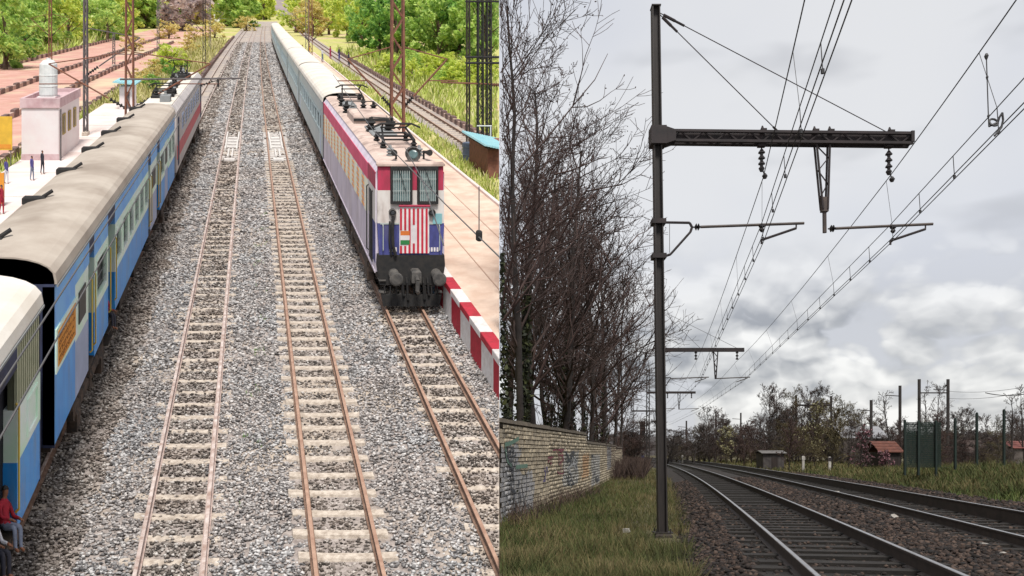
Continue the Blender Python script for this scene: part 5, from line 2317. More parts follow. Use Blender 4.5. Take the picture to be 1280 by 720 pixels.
for (yc, zc, l_, hc) in allst:
    x = float(wall_x(yc))
    dx = float(wall_x(yc + .1) - wall_x(yc - .1)) / .2
    ang = -math.atan(dx)
    l3 = l_ * math.sqrt(1 + dx * dx)
    p = (x - .01 + rw.uniform(-.012, .012), yc, zc)
    vis = (x - .3 - SEAM * yc) > .0
    if vis and cnt < 298:
        o = link('stone', STV[rw.randrange(5)], wl, tuple(Vector(p) - WLOC[wl.name]))
        o.scale = (.13, l3, hc)
        o.rotation_euler = (0, 0, ang)
        cnt += 1
    else:
        vv = uc * np.array([.13, l3, hc]) + RNG.uniform(-.006, .006, (8, 3))
        ca, sa = math.cos(ang), math.sin(ang)
        vv = np.stack([vv[:, 0] * ca - vv[:, 1] * sa, vv[:, 0] * sa + vv[:, 1] * ca, vv[:, 2]], 1) + np.array(p)
        rest_f.append(CUBE_F + 8 * len(rest_v))
        rest_v.append(vv)
o = big_mesh('coursed_stone', np.concatenate(rest_v), np.concatenate(rest_f), mt_wst, wl, 'stuff')
# coping
for (a, b_) in ((15.6, 32.2), (32.4, 61.8)):
    y = a
    while y < b_ - .2:
        l_ = min(rw.uniform(.9, 1.5), b_ - y)
        xa, xb = float(wall_x(y)), float(wall_x(y + l_ - .03))
        h = wtop(y + .1)
        mb = MB()
        z0, z1 = h + .002, h + .09 + rw.uniform(-.01, .02)
        mb.add([(xa - .42, y, z0), (xa + .08, y, z0), (xb + .08, y + l_ - .03, z0), (xb - .42, y + l_ - .03, z0), (xa - .40, y, z1), (xa + .06, y, z1), (xb + .06, y + l_ - .03, z1), (xb - .40, y + l_ - .03, z1)], CUBE_F.tolist())
        mb.build('coping_stone', mt_mortar, wl)
        y += l_


def u_to_y(u):
    yy = np.linspace(15.5, 61, 800)
    return float(np.interp(u, wall_x(yy) / yy * 1000 + 640, yy))


def graffiti(col, strokes, w):
    """painted strokes along the wall: (u, v) picture rows taken only to find where on the wall they are"""
    mm = MB()
    for st in strokes:
        pts = []
        for (u, v_) in st:
            y = u_to_y(u)
            pts.append((float(wall_x(y)) + .075, y, CAM_Z + (565 - v_) / 1000 * y))
        for a, b_ in zip(pts[:-1], pts[1:]):
            a, b_ = Vector(a), Vector(b_)
            d = (b_ - a)
            if d.length < .01:
                continue
            n_ = Vector((0, -d.z, d.y)).normalized() * w
            n_.x = n_.y * .2
            mm.quad(tuple(a - n_), tuple(b_ - n_), tuple(b_ + n_), tuple(a + n_))
    return mm.build('graffiti', col, wl)


g_dark = M('paint_black', c8((58, 60, 66), KW), .8)
g_pink = M('paint_crimson', c8((128, 62, 76), KW), .8)
g_vio = M('paint_violet', c8((92, 84, 128), KW), .8)
g_grn = M('paint_green', c8((96, 124, 108), KW), .8)
g_wht = M('paint_pale', c8((168, 168, 168), KW), .8)
rg = random.Random(3)


def scrib(u0, u1, v0, v1, n, k):
    out = []
    for _ in range(n):
        u, v_ = rg.uniform(u0, u1), rg.uniform(v0, v1)
        st = [(u, v_)]
        for _ in range(k):
            u = min(u1, max(u0, u + rg.uniform(-.35, .35) * (u1 - u0)))
            v_ = min(v1, max(v0, v_ + rg.uniform(-.4, .4) * (v1 - v0)))
            st.append((u, v_))
        out.append(st)
    return out


graffiti(g_pink, scrib(682, 702, 562, 592, 6, 5), .022)
graffiti(g_vio, scrib(676, 682, 584, 602, 3, 4), .03)
graffiti(g_dark, scrib(627, 642, 560, 645, 9, 4) + scrib(642, 655, 585, 640, 4, 4), .022)
graffiti(g_grn, [[(627, 556), (634, 554), (640, 551), (645, 548)], [(641, 584), (648, 583), (656, 582)], [(628, 560), (630, 575), (636, 582)]], .05)
graffiti(g_dark, scrib(705, 719, 565, 606, 7, 5), .03)
graffiti(g_wht, scrib(705, 719, 565, 606, 4, 5), .03)
graffiti(g_dark, scrib(737, 748, 570, 602, 4, 4), .035)

# ---- grass on the level side
gr_R = M_island('bank_grass', [(0, c8((52, 50, 32), KR)), (.25, c8((78, 86, 42), KR)), (.45, c8((96, 98, 54), KR)), (.65, c8((122, 110, 70), KR)), (.85, c8((140, 124, 88), KR)), (1, c8((166, 150, 112), KR))], .95, .55, .6)
gr_G = M_island('green_grass', [(0, c8((50, 60, 30), KR)), (.4, c8((74, 92, 42), KR)), (.8, c8((104, 116, 56), KR)), (1, c8((140, 134, 84), KR))], .95, .5, .5)


def grass_R(name, n, y0, y1, fx, h, w, mat, zf=None):
    y = 1 / RNG.uniform(1 / y1, 1 / y0, n)
    x = fx(y, RNG.uniform(0, 1, n))
    k = noise2(x, y, 1.1, 5) + RNG.uniform(-.8, 1.0, n) > -.3
    k &= ~near_mast(x, y)
    x, y = x[k], y[k]
    P = np.stack([x, y, hgt(x, y) - .02], 1)
    kk = (.75 + .5 * np.clip(noise2(x, y, .9, 8), -1, 1)) * RNG.uniform(.5, 1.35, len(x))
    v, f = blades_np(P, h * kk, w * (.5 + y / 30), RNG, .45)
    return big_mesh(name, v, f, mat, None, 'stuff')


def near_mast(x, y):
    return (np.abs(x - 2.86) < .3) & (np.abs(y - 15.0) < 1.3)


fxl = lambda y, t: np.maximum(SEAM * y, np.minimum(wall_x(y) + .1, xA(y) - 1.4)) * (1 - t) + (xA(y) - 1.22) * t
grass_R('verge_grass', 62000, 5.5, 75, fxl, .26, .007, gr_R)
grass_R('verge_grass_green', 16000, 9, 40, lambda y, t: np.where(t < .5, wall_x(y) + .2 + t * 2.6, wall_x(y) + .2 + t * 2.6), .2, .008, gr_G)
grass_R('bank_grass', 42000, 26, 60, lambda y, t: xA(y) + 8.6 + t * 16, .42, .012, gr_R)
grass_R('bank_grass_green', 30000, 24, 60, lambda y, t: xA(y) + 8.4 + t * 14, .3, .014, gr_G)
grass_R('far_grass', 12000, 55, 140, lambda y, t: xA(np.minimum(y, 200)) + 7.5 + t * 20, .35, .02, gr_R)
# brambles at the wall foot: purple brown stalks
br_m = M_island('dead_stalks', [(0, c8((58, 44, 44), KR)), (1, c8((112, 92, 80), KR))], .95)
yb = RNG.uniform(17, 30, 1600)
xb = wall_x(yb) + RNG.uniform(.1, .9, 1600)
k = noise2(xb * 2, yb, 1.3, 1) > .1
v, f = blades_np(np.stack([xb[k], yb[k], np.zeros(k.sum())], 1), RNG.uniform(.2, .5, k.sum()), np.full(k.sum(), .01), RNG)
big_mesh('dead_stalks', v, f, br_m, None, 'stuff')
yb = RNG.uniform(46, 78, 5000)
xb = np.minimum(wall_x(yb) + RNG.uniform(.2, 2.0, 5000), xA(yb) - 1.6)
v, f = blades_np(np.stack([xb, yb, np.zeros(5000)], 1), RNG.uniform(.5, 1.3, 5000), np.full(5000, .02), RNG)
big_mesh('bramble_stalks', v, f, br_m, None, 'stuff')


# ---- bare trees
def bare(rng, h, spread, n1=20, lean=(0, 0), base=.22, r0=.16, lv=(6, 7, 4), up=.35, twig=.006, fine=1.0):
    P, Q, A, B, D = [], [], [], [], []
    tips = []

    def limb(p, d, length, r, depth, nseg):
        d = d / np.linalg.norm(d)
        pts = [p]
        st = length / nseg
        for i in range(nseg):
            d = d + rng.normal(0, .13 if depth else .045, 3) + np.array([0, 0, up * (.22 if depth else .1)])
            d /= np.linalg.norm(d)
            q = p + d * st
            ra = r * (1 - .8 * i / nseg)
            rb = r * (1 - .8 * (i + 1) / nseg)
            P.append(p)
            Q.append(q)
            A.append(max(twig, ra))
            B.append(max(twig * .8, rb))
            D.append(depth)
            p = q
            pts.append(p)
        if depth == 3:
            tips.append(p)
        if depth < 3:
            n = n1 if depth == 0 else lv[depth]
            n = max(2, int(n * rng.uniform(.8, 1.2)))
            for k in range(n):
                t = rng.uniform(base if depth == 0 else .18, 1.0)
                fi = t * nseg
                i0 = min(int(fi), nseg - 1)
                bp = pts[i0] + (pts[i0 + 1] - pts[i0]) * (fi - i0)
                dd = pts[i0 + 1] - pts[i0]
                dd /= np.linalg.norm(dd)
                s = rng.normal(size=3)
                s -= dd * s.dot(dd)
                s /= np.linalg.norm(s)
                ang = rng.uniform(.5, 1.0) * (1.0 if depth else 1.05)
                nd = dd * math.cos(ang) + s * math.sin(ang)
                if depth == 0:
                    l = length * spread * (1.15 - .75 * t) * rng.uniform(.6, 1.15)
                    rr = r * (1 - .78 * t) * .5
                else:
                    l = length * rng.uniform(.28, .55) * (1.1 - .5 * t)
                    rr = r * .45
                limb(bp, nd, l, rr, depth + 1, (0, 6, 4, 3)[depth + 1])
    limb(np.zeros(3), np.array([lean[0], lean[1], 1.0]), h, r0, 0, 14)
    return np.array(P), np.array(Q), np.array(A), np.array(B), np.array(D), np.array(tips)


mt_barkR = M('bare_bark_dark', c8((66, 58, 54), KR), .95, col2=c8((44, 38, 36), KR), scale=3, bump=.4)
mt_twigR = M('twig_brown', c8((88, 70, 64), KR), .95, col2=c8((64, 51, 47), KR), scale=2)
mt_twigP = M('twig_purple_brown', c8((100, 78, 72), KR), .95, col2=c8((76, 58, 54), KR), scale=2)
ivy_m = M_island('ivy_leaves', [(0, c8((28, 34, 20), KR)), (.6, c8((52, 58, 32), KR)), (1, c8((86, 92, 46), KR))], .8)


def bare_tree(label, u, y, h, spread, seed, r0=.16, n1=22, group='bare trees behind the stone wall', twig=.006, mat=None, lean=(0, 0), ivy=0, base=.2, lv=(6, 7, 5), buds=0, zb=0., name='bare_tree', cat='tree', budmat=None, x=None, up=.35):
    rng = np.random.default_rng(seed)
    p = at(u, y, z=zb) if x is None else np.array([x, y, zb])
    P, Q, A, B, D, tips = bare(rng, h, spread, n1, lean, base, r0, lv, up, twig=twig)
    t = thing(name, label, cat, p, group)
    k = D == 0
    v, f = tubes_np(P[k] + p, Q[k] + p, A[k], B[k], 8)
    big_mesh('trunk', v, f, mt_barkR, t)
    k = D > 0
    v, f = tubes_np(P[k] + p, Q[k] + p, A[k], B[k], 3)
    big_mesh('crown', v, f, mat or mt_twigR, t)
    if buds and len(tips):
        n = int(len(tips) * buds)
        c = tips[rng.integers(0, len(tips), n)] + rng.normal(0, .05, (n, 3)) + p
        v, f = leaves_np(c, np.full(n, .035 if budmat is None else .09), rng)
        big_mesh('buds', v, f, budmat or mt_twigP, t, 'stuff')
    if ivy:
        n = ivy
        zz = rng.uniform(0, h * .45, n) ** 1.0
        a = rng.uniform(0, 6.28, n)
        rr = rng.uniform(.08, .36, n) * (1 - zz / (h * .6))
        c = np.stack([rr * np.cos(a), rr * np.sin(a), zz], 1) + p + np.array([lean[0], lean[1], 0]) * zz[:, None]
        v, f = leaves_np(c, rng.uniform(.05, .11, n), rng)
        big_mesh('ivy', v, f, ivy_m, t)
    return t


TREES = [(650, 22, 15.5, .36, .12, 1500), (672, 27, 15.5, .32, .15, 0), (700, 31, 15.0, .33, .16, 900), (716, 36, 15.5, .40, .17, 2200), (736, 43, 15.5, .40, .15, 0), (753, 50, 15.5, .40, .16, 1200), (768, 58, 14.5, .38, .15, 0),
         (631, 20, 16.5, .42, .13, 1200), (658, 34, 16.5, .30, .15, 900), (684, 41, 17, .30, .15, 900), (706, 50, 16.5, .28, .15, 0), (730, 60, 16, .27, .15, 1200), (778, 68, 13, .30, .14, 0), (640, 45, 19, .3, .17, 1500), (748, 70, 15, .26, .15, 0)]
wh = ['ivy clad bare tree at the near end of the stone wall', 'slender bare tree second along the stone wall', 'bare tree with a forked crown behind the middle of the stone wall', 'thick ivy dark bare tree behind the step in the wall', 'bare tree just past the step in the wall',
      'bare tree behind the far lower stretch of wall', 'bare tree at the far end of the wall', 'tall bare tree rising at the boundary edge behind the near wall', 'bare tree of the second row behind the near wall', 'bare tree of the second row behind the pink graffiti',
      'bare tree of the second row behind the grey graffiti panel', 'tall bare tree of the second row behind the wall step', 'last bare tree beside the line beyond the wall', 'tallest bare tree far back in the wood behind the near wall', 'bare tree far back beyond the lower wall']
for i, ((u, y, h, sp, r0, iv), lab) in enumerate(zip(TREES, wh)):
    bare_tree(lab, u, y, h * .88, sp * 1.3, 40 + i, r0, 38 if i < 9 else 24, mat=mt_twigR if i % 2 == 0 else mt_twigP, twig=.005 + y * .00011, ivy=iv, lean=(random.Random(i).uniform(-.05, .05), 0), buds=.5 if i in (0, 1, 2, 3, 7) else 0, lv=(6, 9, 6), up=.38)
# undergrowth behind the wall
rs = random.Random(12)
for i in range(16):
    y = 20 + i * 2.9
    x = float(wall_x(y)) - rs.uniform(.8, 2.2)
    if x - SEAM * y < .1:
        continue
    bare_tree('thicket of thin upright stems behind the stone wall', 0, y, rs.uniform(4.5, 8.5), .3, 200 + i, .035, 16, 'thickets of thin stems behind the stone wall', .007 + y * .00012, mt_twigP, base=.05, lv=(5, 5, 3), ivy=260, x=x, name='bare_shrub', cat='shrub')

# ---- bushes and woods on the far right
mt_twO = M('twig_olive', c8((108, 96, 64), KR), .95, col2=c8((82, 72, 50), KR), scale=1)
mt_twG = M('twig_grey', c8((98, 88, 82), KR), .95, col2=c8((72, 62, 60), KR), scale=1)
bl_pink = M_island('blossom_pink', [(0, c8((120, 78, 86), KR)), (1, c8((160, 116, 124), KR))], .9)
bl_cream = M_island('blossom_cream', [(0, c8((150, 144, 96), KR)), (1, c8((206, 200, 160), KR))], .9)
bd_olive = M_island('bud_olive', [(0, c8((84, 74, 46), KR)), (1, c8((118, 104, 68), KR))], .9)
SHR = [(1076, 58, 3.0, 'pink blossoming bush left of the red roofed shed', mt_twG, bl_pink, .9), (1108, 57, 1.5, 'small pink blossoming bush in front of the shed', mt_twG, bl_pink, .7), (1040, 62, 4.6, 'olive budding bush behind the white marker posts', mt_twO, bd_olive, .35),
       (1018, 74, 6.0, 'pale cream blossoming tree beside the olive bush', mt_twO, bl_cream, 1.0), (908, 92, 4.2, 'pale cream blossoming bush near the bend of the line', mt_twO, bl_cream, 1.4), (986, 66, 3.8, 'dark brown bush behind the grey shed', mt_twigP, None, 0),
       (948, 74, 4.0, 'dark brown bush left of the grey shed', mt_twigR, None, 0), (930, 84, 4.5, 'reddish brown bush beside the bend', mt_twigP, None, 0), (1060, 70, 4.0, 'grey brown bush behind the olive bush', mt_twG, None, 0)]
for i, (u, y, h, lab, mt_, bm_, bu) in enumerate(SHR):
    bare_tree(lab, u, y, h, .5, 300 + i, .05, 26, None, .012 + y * .00012, mt_, base=.02, lv=(6, 6, 4), buds=bu, budmat=bm_, name='bush', cat='bush')
ft = random.Random(31)
WOOD = [(u, ft.uniform(100, 150)) for u in np.linspace(838, 1110, 40)] + [(u, ft.uniform(80, 120)) for u in np.linspace(1112, 1300, 15)]
PROTO = []
for i in range(5):
    t = bare_tree('PROTO', 960 + i * 14, 118, 10.5, .42, 400 + i, .12, 36, 'bare wood beyond the line', .019, (mt_twG, mt_twigP, mt_twO, mt_twigR, mt_twG)[i], base=.04, lv=(6, 9, 6), name='bare_tree')
    t['label'] = ('grey', 'purple brown', 'olive', 'dark brown', 'pale grey')[i] + ' bare tree in the far wood beyond the line'
    PROTO.append(t)
for i, (u, y) in enumerate(WOOD):
    tv = 512 + 14 * math.sin(u * .035) + ft.uniform(-10, 10)
    if u < 880:
        tv = 545 - (u - 838) * .5
    if 960 < u < 1060:
        tv -= 6
    if 1190 < u < 1235:
        tv += 14
    hh = (565 - tv) / 1000 * y + 1.6
    k = ft.randrange(5)
    copy_tree(PROTO[k], tuple(at(u, y, z=-.1)), None, None, (hh / 10.5 * 1.0, hh / 10.5 * 1.0, hh / 10.5 * .86), ft.uniform(0, 6.28))
for i, (u, y, hh) in enumerate([(u, ft.uniform(95, 125), ft.uniform(3, 5)) for u in np.linspace(834, 1290, 70)]):
    k = ft.randrange(5)
    o = copy_tree(PROTO[k], tuple(at(u, y, z=-.1)), ('grey', 'purple brown', 'olive', 'dark brown', 'pale grey')[k] + ' low scrub at the foot of the far wood', 'scrub at the foot of the far wood', (hh / 10.5 * 2.2, hh / 10.5 * 2.2, hh / 10.5), ft.uniform(0, 6.28))
    o['category'] = 'shrub'
    o.name = 'bare_shrub'
for i, (u, tv, y) in enumerate(((1112, 494, 92), (1160, 492, 88), (1172, 486, 96), (1262, 500, 80), (1280, 492, 84))):
    bare_tree(('open crowned bare tree behind the green mesh panel', 'bare tree between the two tall posts', 'tall bare tree with an open crown right of the tall posts', 'bare tree at the right edge behind the fence', 'outermost bare tree at the right edge')[i], u, y, (565 - tv) / 1000 * y + 1.6, .38, 500 + i, .12, 18, None, .018, mt_twG, base=.25, lv=(5, 5, 4))
for i in range(26):
    u, y = ft.uniform(772, 850), ft.uniform(78, 130)
    if u < 800 and y > 100:
        y -= 22
    k = (1, 3, 0)[i % 3]
    hh = ft.uniform(2.5, 5.5)
    if abs((u - 640) / 1000 * y - float(xA(y)) - 2) < 5:
        continue
    o = copy_tree(PROTO[k], tuple(at(u, y, z=-.1)), ('grey', 'purple brown', 'olive', 'dark brown')[k] + ' brush beyond the far end of the stone wall', 'brush beyond the far end of the wall', (hh / 10.5 * 1.8, hh / 10.5 * 1.8, hh / 10.5), ft.uniform(0, 6.28))
    o['category'] = 'shrub'
    o.name = 'bare_shrub'
for i, (u, y) in enumerate([(ft.uniform(1140, 1290), ft.uniform(48, 70)) for _ in range(26)]):
    k = ft.randrange(5)
    hh = ft.uniform(1.4, 2.6)
    o = copy_tree(PROTO[k], tuple(at(u, y, z=.2)), ('grey', 'purple brown', 'olive', 'dark brown', 'pale grey')[k] + ' brush behind the green fence', 'brush behind the green fence', (hh / 10.5 * 1.8, hh / 10.5 * 1.8, hh / 10.5), ft.uniform(0, 6.28))
    o['category'] = 'shrub'
    o.name = 'bare_shrub'
# distant wooded skyline
mb = MB()
vs, fs = [], []
xs = np.linspace(-20, 900, 120)
for i, x in enumerate(xs):
    hgt_ = 6 + 2 * math.sin(x * .04) + 2.5 * math.sin(x * .13 + 1) + 1.5 * math.sin(x * .31)
    for yy, zz in ((330, -1), (334, hgt_ * .7), (345, hgt_), (380, hgt_ * .9)):
        vs.append((x, yy, zz))
for i in range(len(xs) - 1):
    for k in range(3):
        fs.append((i * 4 + k, (i + 1) * 4 + k, (i + 1) * 4 + k + 1, i * 4 + k + 1))
mb.add(vs, fs)
mb.build('far_hill', M('skyline_wood', c8((92, 88, 90), KR), .95, col2=c8((72, 66, 66), KR), scale=.3, bump=.8, bscale=.8), None, kind='structure')

# ---- the overhead line
MY = 15.2


def mast_R(label, base, lean, top, y, k_, lat=False, ubeam0=0, full=True):
    pass


def at15(u, v_, dy=0.):
    return Vector(at(u, MY, v_)) + Vector((0, dy, 0))


PR = lambda mm, n, m, par: mm.build(n, m, par)
mst = thing('catenary_mast', 'tall dark steel mast carrying a long cantilever beam beside the near track', 'overhead mast', at(828, MY, z=0.))
bq, tq = Vector(at(828, MY, z=0.05)), at15(819.2, 10)
mb = MB()


def hbeam(mm, a, b_, w0, w1, d, m=0):
    """H section between two points, web along x"""
    for (off0, off1) in ((-1, -.72), (.72, 1)):
        vs = []
        for p, w in ((a, w0), (b_, w1)):
            for (sx, sy) in ((off0, -1), (off1, -1), (off1, 1), (off0, 1)):
                vs.append((p[0] + sx * w / 2, p[1] + sy * d / 2, p[2]))
        mm.add(vs, CUBE_F.tolist(), m)
    vs = []
    for p, w in ((a, w0), (b_, w1)):
        for (sx, sy) in ((-.73, -.12), (.73, -.12), (.73, .12), (-.73, .12)):
            vs.append((p[0] + sx * w / 2, p[1] + sy * d / 2, p[2]))
    mm.add(vs, CUBE_F.tolist(), m)


hbeam(mb, bq, tq, .175, .15, .2)
PR(mb, 'post', mt_pole, mst)
mb = MB()
mb.cbox(bq.x - .16, bq.x + .16, MY - .18, MY + .18, -.3, .06, .03)
PR(mb, 'concrete_base', M('mast_base_concrete', c8((78, 70, 62), KR), .95, col2=c8((58, 50, 44), KR), scale=8, bump=.5), mst)
mb = MB()
mb.box(bq.x - .18, bq.x + .18, MY - .16, MY + .16, .062, .085)
for sx in (-.13, .13):
    for sy in (-.12, .12):
        mb.tube((bq.x + sx, MY + sy, .08), (bq.x + sx, MY + sy, .15), .015)
PR(mb, 'foot_plate', mt_pole, mst)
mb = MB()
mb.box(tq.x - .085, tq.x + .09, MY - .11, MY + .11, tq.z, tq.z + .02)
PR(mb, 'cap', mt_pole, mst)
# beam: two channels with lacing
B0, B1 = at15(821, 171.5), at15(1138, 175)
mb = MB()
for dz in (-.092, .092):
    mb.add([], [])
    for dyy in (-.09, .09):
        a, c = B0 + Vector((0, dyy, dz)), B1 + Vector((0, dyy, dz))
        vs = []
        for p in (a, c):
            for (sy, sz) in ((-.03, -.024), (.03, -.024), (.03, .024), (-.03, .024)):
                vs.append((p.x, p.y + sy, p.z + sz))
        mb.add(vs, [(0, 1, 2, 3), (7, 6, 5, 4), (0, 4, 5, 1), (1, 5, 6, 2), (2, 6, 7, 3), (3, 7, 4, 0)])
PR(mb, 'beam_chord', mt_steel, mst)
n = 22
for i in range(n):
    a, c = B0.lerp(B1, (i + .02) / n), B0.lerp(B1, (i + .98) / n)
    s = 1 if i % 2 else -1
    mb = MB()
    for dyy in (-.07, .07):
        mb.tube(a + Vector((0, dyy, -.085 * s)), c + Vector((0, dyy, .085 * s)), .018, n=4)
    PR(mb, 'beam_lacing', mt_steel, mst)
mb = MB()
mb.box(B0.x, B1.x - .1, MY - .02, MY + .02, B1.z - .085, B0.z + .06)
PR(mb, 'beam_web', mt_steel, mst)
mb = MB()
mb.box(B0.x - .13, B0.x + .16, MY - .16, MY + .16, B0.z - .17, B0.z + .17)
mb.prism([(B0.x + .16, B0.z - .16), (B0.x + .34, B0.z - .1), (B0.x + .34, B0.z + .1), (B0.x + .16, B0.z + .16)], MY - .13, MY + .13)
PR(mb, 'beam_clamp', mt_steel, mst)
mb = MB()
mb.box(B1.x - .04, B1.x + .02, MY - .13, MY + .13, B1.z - .08, B1.z + .13)
PR(mb, 'beam_end_plate', mt_steel, mst)
# tie rods
for k, (u, v_) in enumerate(((974, 166), (1112, 167))):
    a, c = at15(820.5, 14), at15(u, v_)
    mb = MB()
    mb.tube(a, c, .0095, n=5)
    for t0, t1, r in ((.05, .12, .028), (.12, .17, .022)) if k == 0 else ((.03, .08, .028), (.08, .12, .022)):
        mb.tube(a.lerp(c, t0), a.lerp(c, t1), r, n=6)
    if k == 0:
        mb.tube(a.lerp(c, .95), c, .02)
    PR(mb, 'tie_rod', mt_steel, mst)
for u in (953, 1018, 1037, 1112):
    a = B0.lerp(B1, (u - 821) / 317)
    mb = MB()
    mb.box(a.x - .05, a.x + .05, MY - .12, MY + .12, a.z + .118, a.z + .15)
    mb.lathe((a.x, MY, a.z + .15), (0, 0, 1), [(0, .05), (.04, .03), (.09, .012)], 6)
    PR(mb, 'clamp_bolt', mt_steel, mst)
# suspension insulators
for (u, v0, v1, nb) in ((952, 181, 208, 3), (1111, 182, 212, 3)):
    a, c = at15(u, v0), at15(u, v1)
    mb = MB()
    mb.box(a.x - .07, a.x + .07, MY - .06, MY + .06, a.z - .04, a.z + .05)
    mb.tube(a, c, .014)
    PR(mb, 'hanger', mt_steel, mst)
    for i in range(nb):
        p = a.lerp(c, .36 + .26 * i)
        mb = MB()
        mb.lathe(p + Vector((0, 0, .06)), (0, 0, -1), [(0, .028), (.02, .036), (.05, .062), (.07, .066), (.08, .036), (.12, .024)], 10)
        PR(mb, 'insulator_disc', mt_insR, mst)
    d = at15(u + 4, v1 + 12)
    mb = MB()
    mb.lathe(c, (0, 0, -1), [(0, .03), (.04, .06), (.1, .03)], 8)
    mb.tube(c, d, .012)
    mb.lathe(d, (0, 0, -1), [(-.05, .02), (0, .055), (.05, .03)], 8)
    PR(mb, 'wire_clamp', mt_insR, mst)
# lattice drop post
a0, a1 = at15(1019.5, 181), at15(1036, 181)
c0_, c1_ = at15(1027.5, 262), at15(1033.5, 262)
mb = MB()
for dyy in (-.06, .06):
    o_ = Vector((0, dyy, 0))
    mb.tube(a0 + o_, c0_ + o_, .022, n=5)
    mb.tube(a1 + o_, c1_ + o_, .022, n=5)
PR(mb, 'drop_post', mt_steel, mst)
for i in range(5):
    t0, t1 = i / 5, (i + 1) / 5
    p = (a0.lerp(c0_, t0), a1.lerp(c1_, t1)) if i % 2 == 0 else (a1.lerp(c1_, t0), a0.lerp(c0_, t1))
    mb = MB()
    mb.tube(p[0], p[1], .014, n=4)
    PR(mb, 'drop_post_lacing', mt_steel, mst)
mb = MB()
mb.box(at15(1026.5, 0).x, at15(1034.5, 0).x, MY - .06, MY + .06, at15(0, 265).z, at15(0, 247).z)
mb.tube(at15(1030.5, 264), at15(1030.8, 291), .04, n=8)
PR(mb, 'drop_tube', mt_tubeR, mst)
# pole bracket
mb = MB()
mb.path([at15(829, 278), at15(862, 278.5), at15(865, 284), at15(863, 290), at15(838, 318), at15(829, 321)], .024, 6)
mb.tube(at15(837, 280), at15(837, 316), .006, n=4)
PR(mb, 'pole_bracket', mt_steel, mst)
for v_ in (278, 321):
    p = at15(822.8 + (v_ - 278) * .01, v_)
    mb = MB()
    mb.box(p.x - .13, p.x + .13, MY - .13, MY + .13, p.z - .045, p.z + .045)
    PR(mb, 'pole_clamp', mt_steel, mst)
# registration arms
for (ua, va, ub, vb, us, vs_) in ((866, 284, 1005, 279, 952, 300), (1035, 286, 1166, 280, 1113, 301)):
    a, c = at15(ua, va), at15(ub, vb)
    mb = MB()
    mb.tube(a.lerp(c, .07), c, .027, n=8)
    arm = PR(mb, 'registration_arm', mt_tubeR, mst)
    mb = MB()
    mb.tube(a, a.lerp(c, .08), .014)
    q = a.lerp(c, .045)
    mb.lathe(q - Vector((.06, 0, 0)), (1, 0, 0), [(0, .02), (.03, .07), (.05, .02), (.07, .07), (.1, .02)], 8)
    mb.build('arm_insulator', mt_insR, arm)
    e = a.lerp(c, .93)
    mb = MB()
    mb.tube(e, e - Vector((0, 0, .09)), .014)
    mb.tube(e - Vector((0, 0, .09)), at15(us, vs_), .024)
    mb.tube(at15(us, vs_), at15(us, vs_ + 5), .02)
    PR(mb, 'steady_arm', mt_steel, mst)
    f_ = a.lerp(c, .62)
    mb = MB()
    mb.lathe(f_, (0, 0, -1), [(0, .06), (.04, .06), (.06, .03), (.1, .05), (.14, .02)], 8)
    PR(mb, 'arm_clip', mt_insR, mst)


def far_mast(label, u, y, lat, ub, kv=1.0, vt=None):
    """the same mast farther along, drawn with its main members"""
    t = thing('catenary_mast', label, 'overhead mast', at(u, y, z=0), 'overhead masts farther along the level line')
    x = (u - 640) / 1000 * y
    mm = MB()
    if lat:
        lattice(mm, x, y, 0, 9.9, .3, .24, 22, .035, .25)
    else:
        hbeam(mm, (x, y, 0), (x - .05, y, 9.9), .18, .16, .2)
    PR(mm, 'post', mt_pole, t)
    zb = 7.55
    mm = MB()
    mm.box(x - .1, x + 4.75, y - .1, y + .1, zb - .11, zb + .11)
    PR(mm, 'beam', mt_steel, t)
    for xe in (2.2, 4.35):
        mm = MB()
        mm.tube((x, y, 9.8), (x + xe, y, zb + .1), .012, n=4)
        PR(mm, 'tie_rod', mt_steel, t)
    for xe in (1.95, 4.35):
        mm = MB()
        insul(mm, (x + xe, y, zb - .1), (x + xe, y, zb - .65), 3, .09)
        PR(mm, 'insulator', mt_insR, t)
    mm = MB()
    lattice(mm, x + 3.1, y, zb - .1, 5.85, .26, .05, 5, .025, .1)
    PR(mm, 'drop_post', mt_steel, t)
    for (xa, xb_) in ((.5, 2.7), (3.15, 5.1)):
        mm = MB()
        mm.tube((x + xa, y, 5.88), (x + xb_, y, 5.96), .03)
        mm.tube((x + xb_ - .15, y, 5.9), (x + xb_ - .8, y, 5.68), .025)
        PR(mm, 'registration_arm', mt_tubeR, t)
    mm = MB()
    mm.path([(x, y, 5.95), (x + .5, y, 5.93), (x + .1, y, 5.3)], .025)
    PR(mm, 'pole_bracket', mt_steel, t)
    return t


far_mast('second mast, plain post hidden behind the tall near mast', 828, 46.6, False, 0)
far_mast('third mast, lattice post just left of the tall near mast', 810, 80, True, 0)
far_mast('fourth mast, small lattice post before the far bend', 791, 116, True, 0)


def sagline(p, q, sag, n=10):
    p, q = Vector(p), Vector(q)
    out = []
    for i in range(n + 1):
        t = i / n
        v_ = p.lerp(q, t)
        v_.z -= sag * 4 * t * (1 - t)
        out.append(v_)
    return out


def polyz(pts, y):
    for a, b_ in zip(pts[:-1], pts[1:]):
        if a.y <= y <= b_.y:
            return a.lerp(b_, (y - a.y) / (b_.y - a.y))
    return pts[-1]


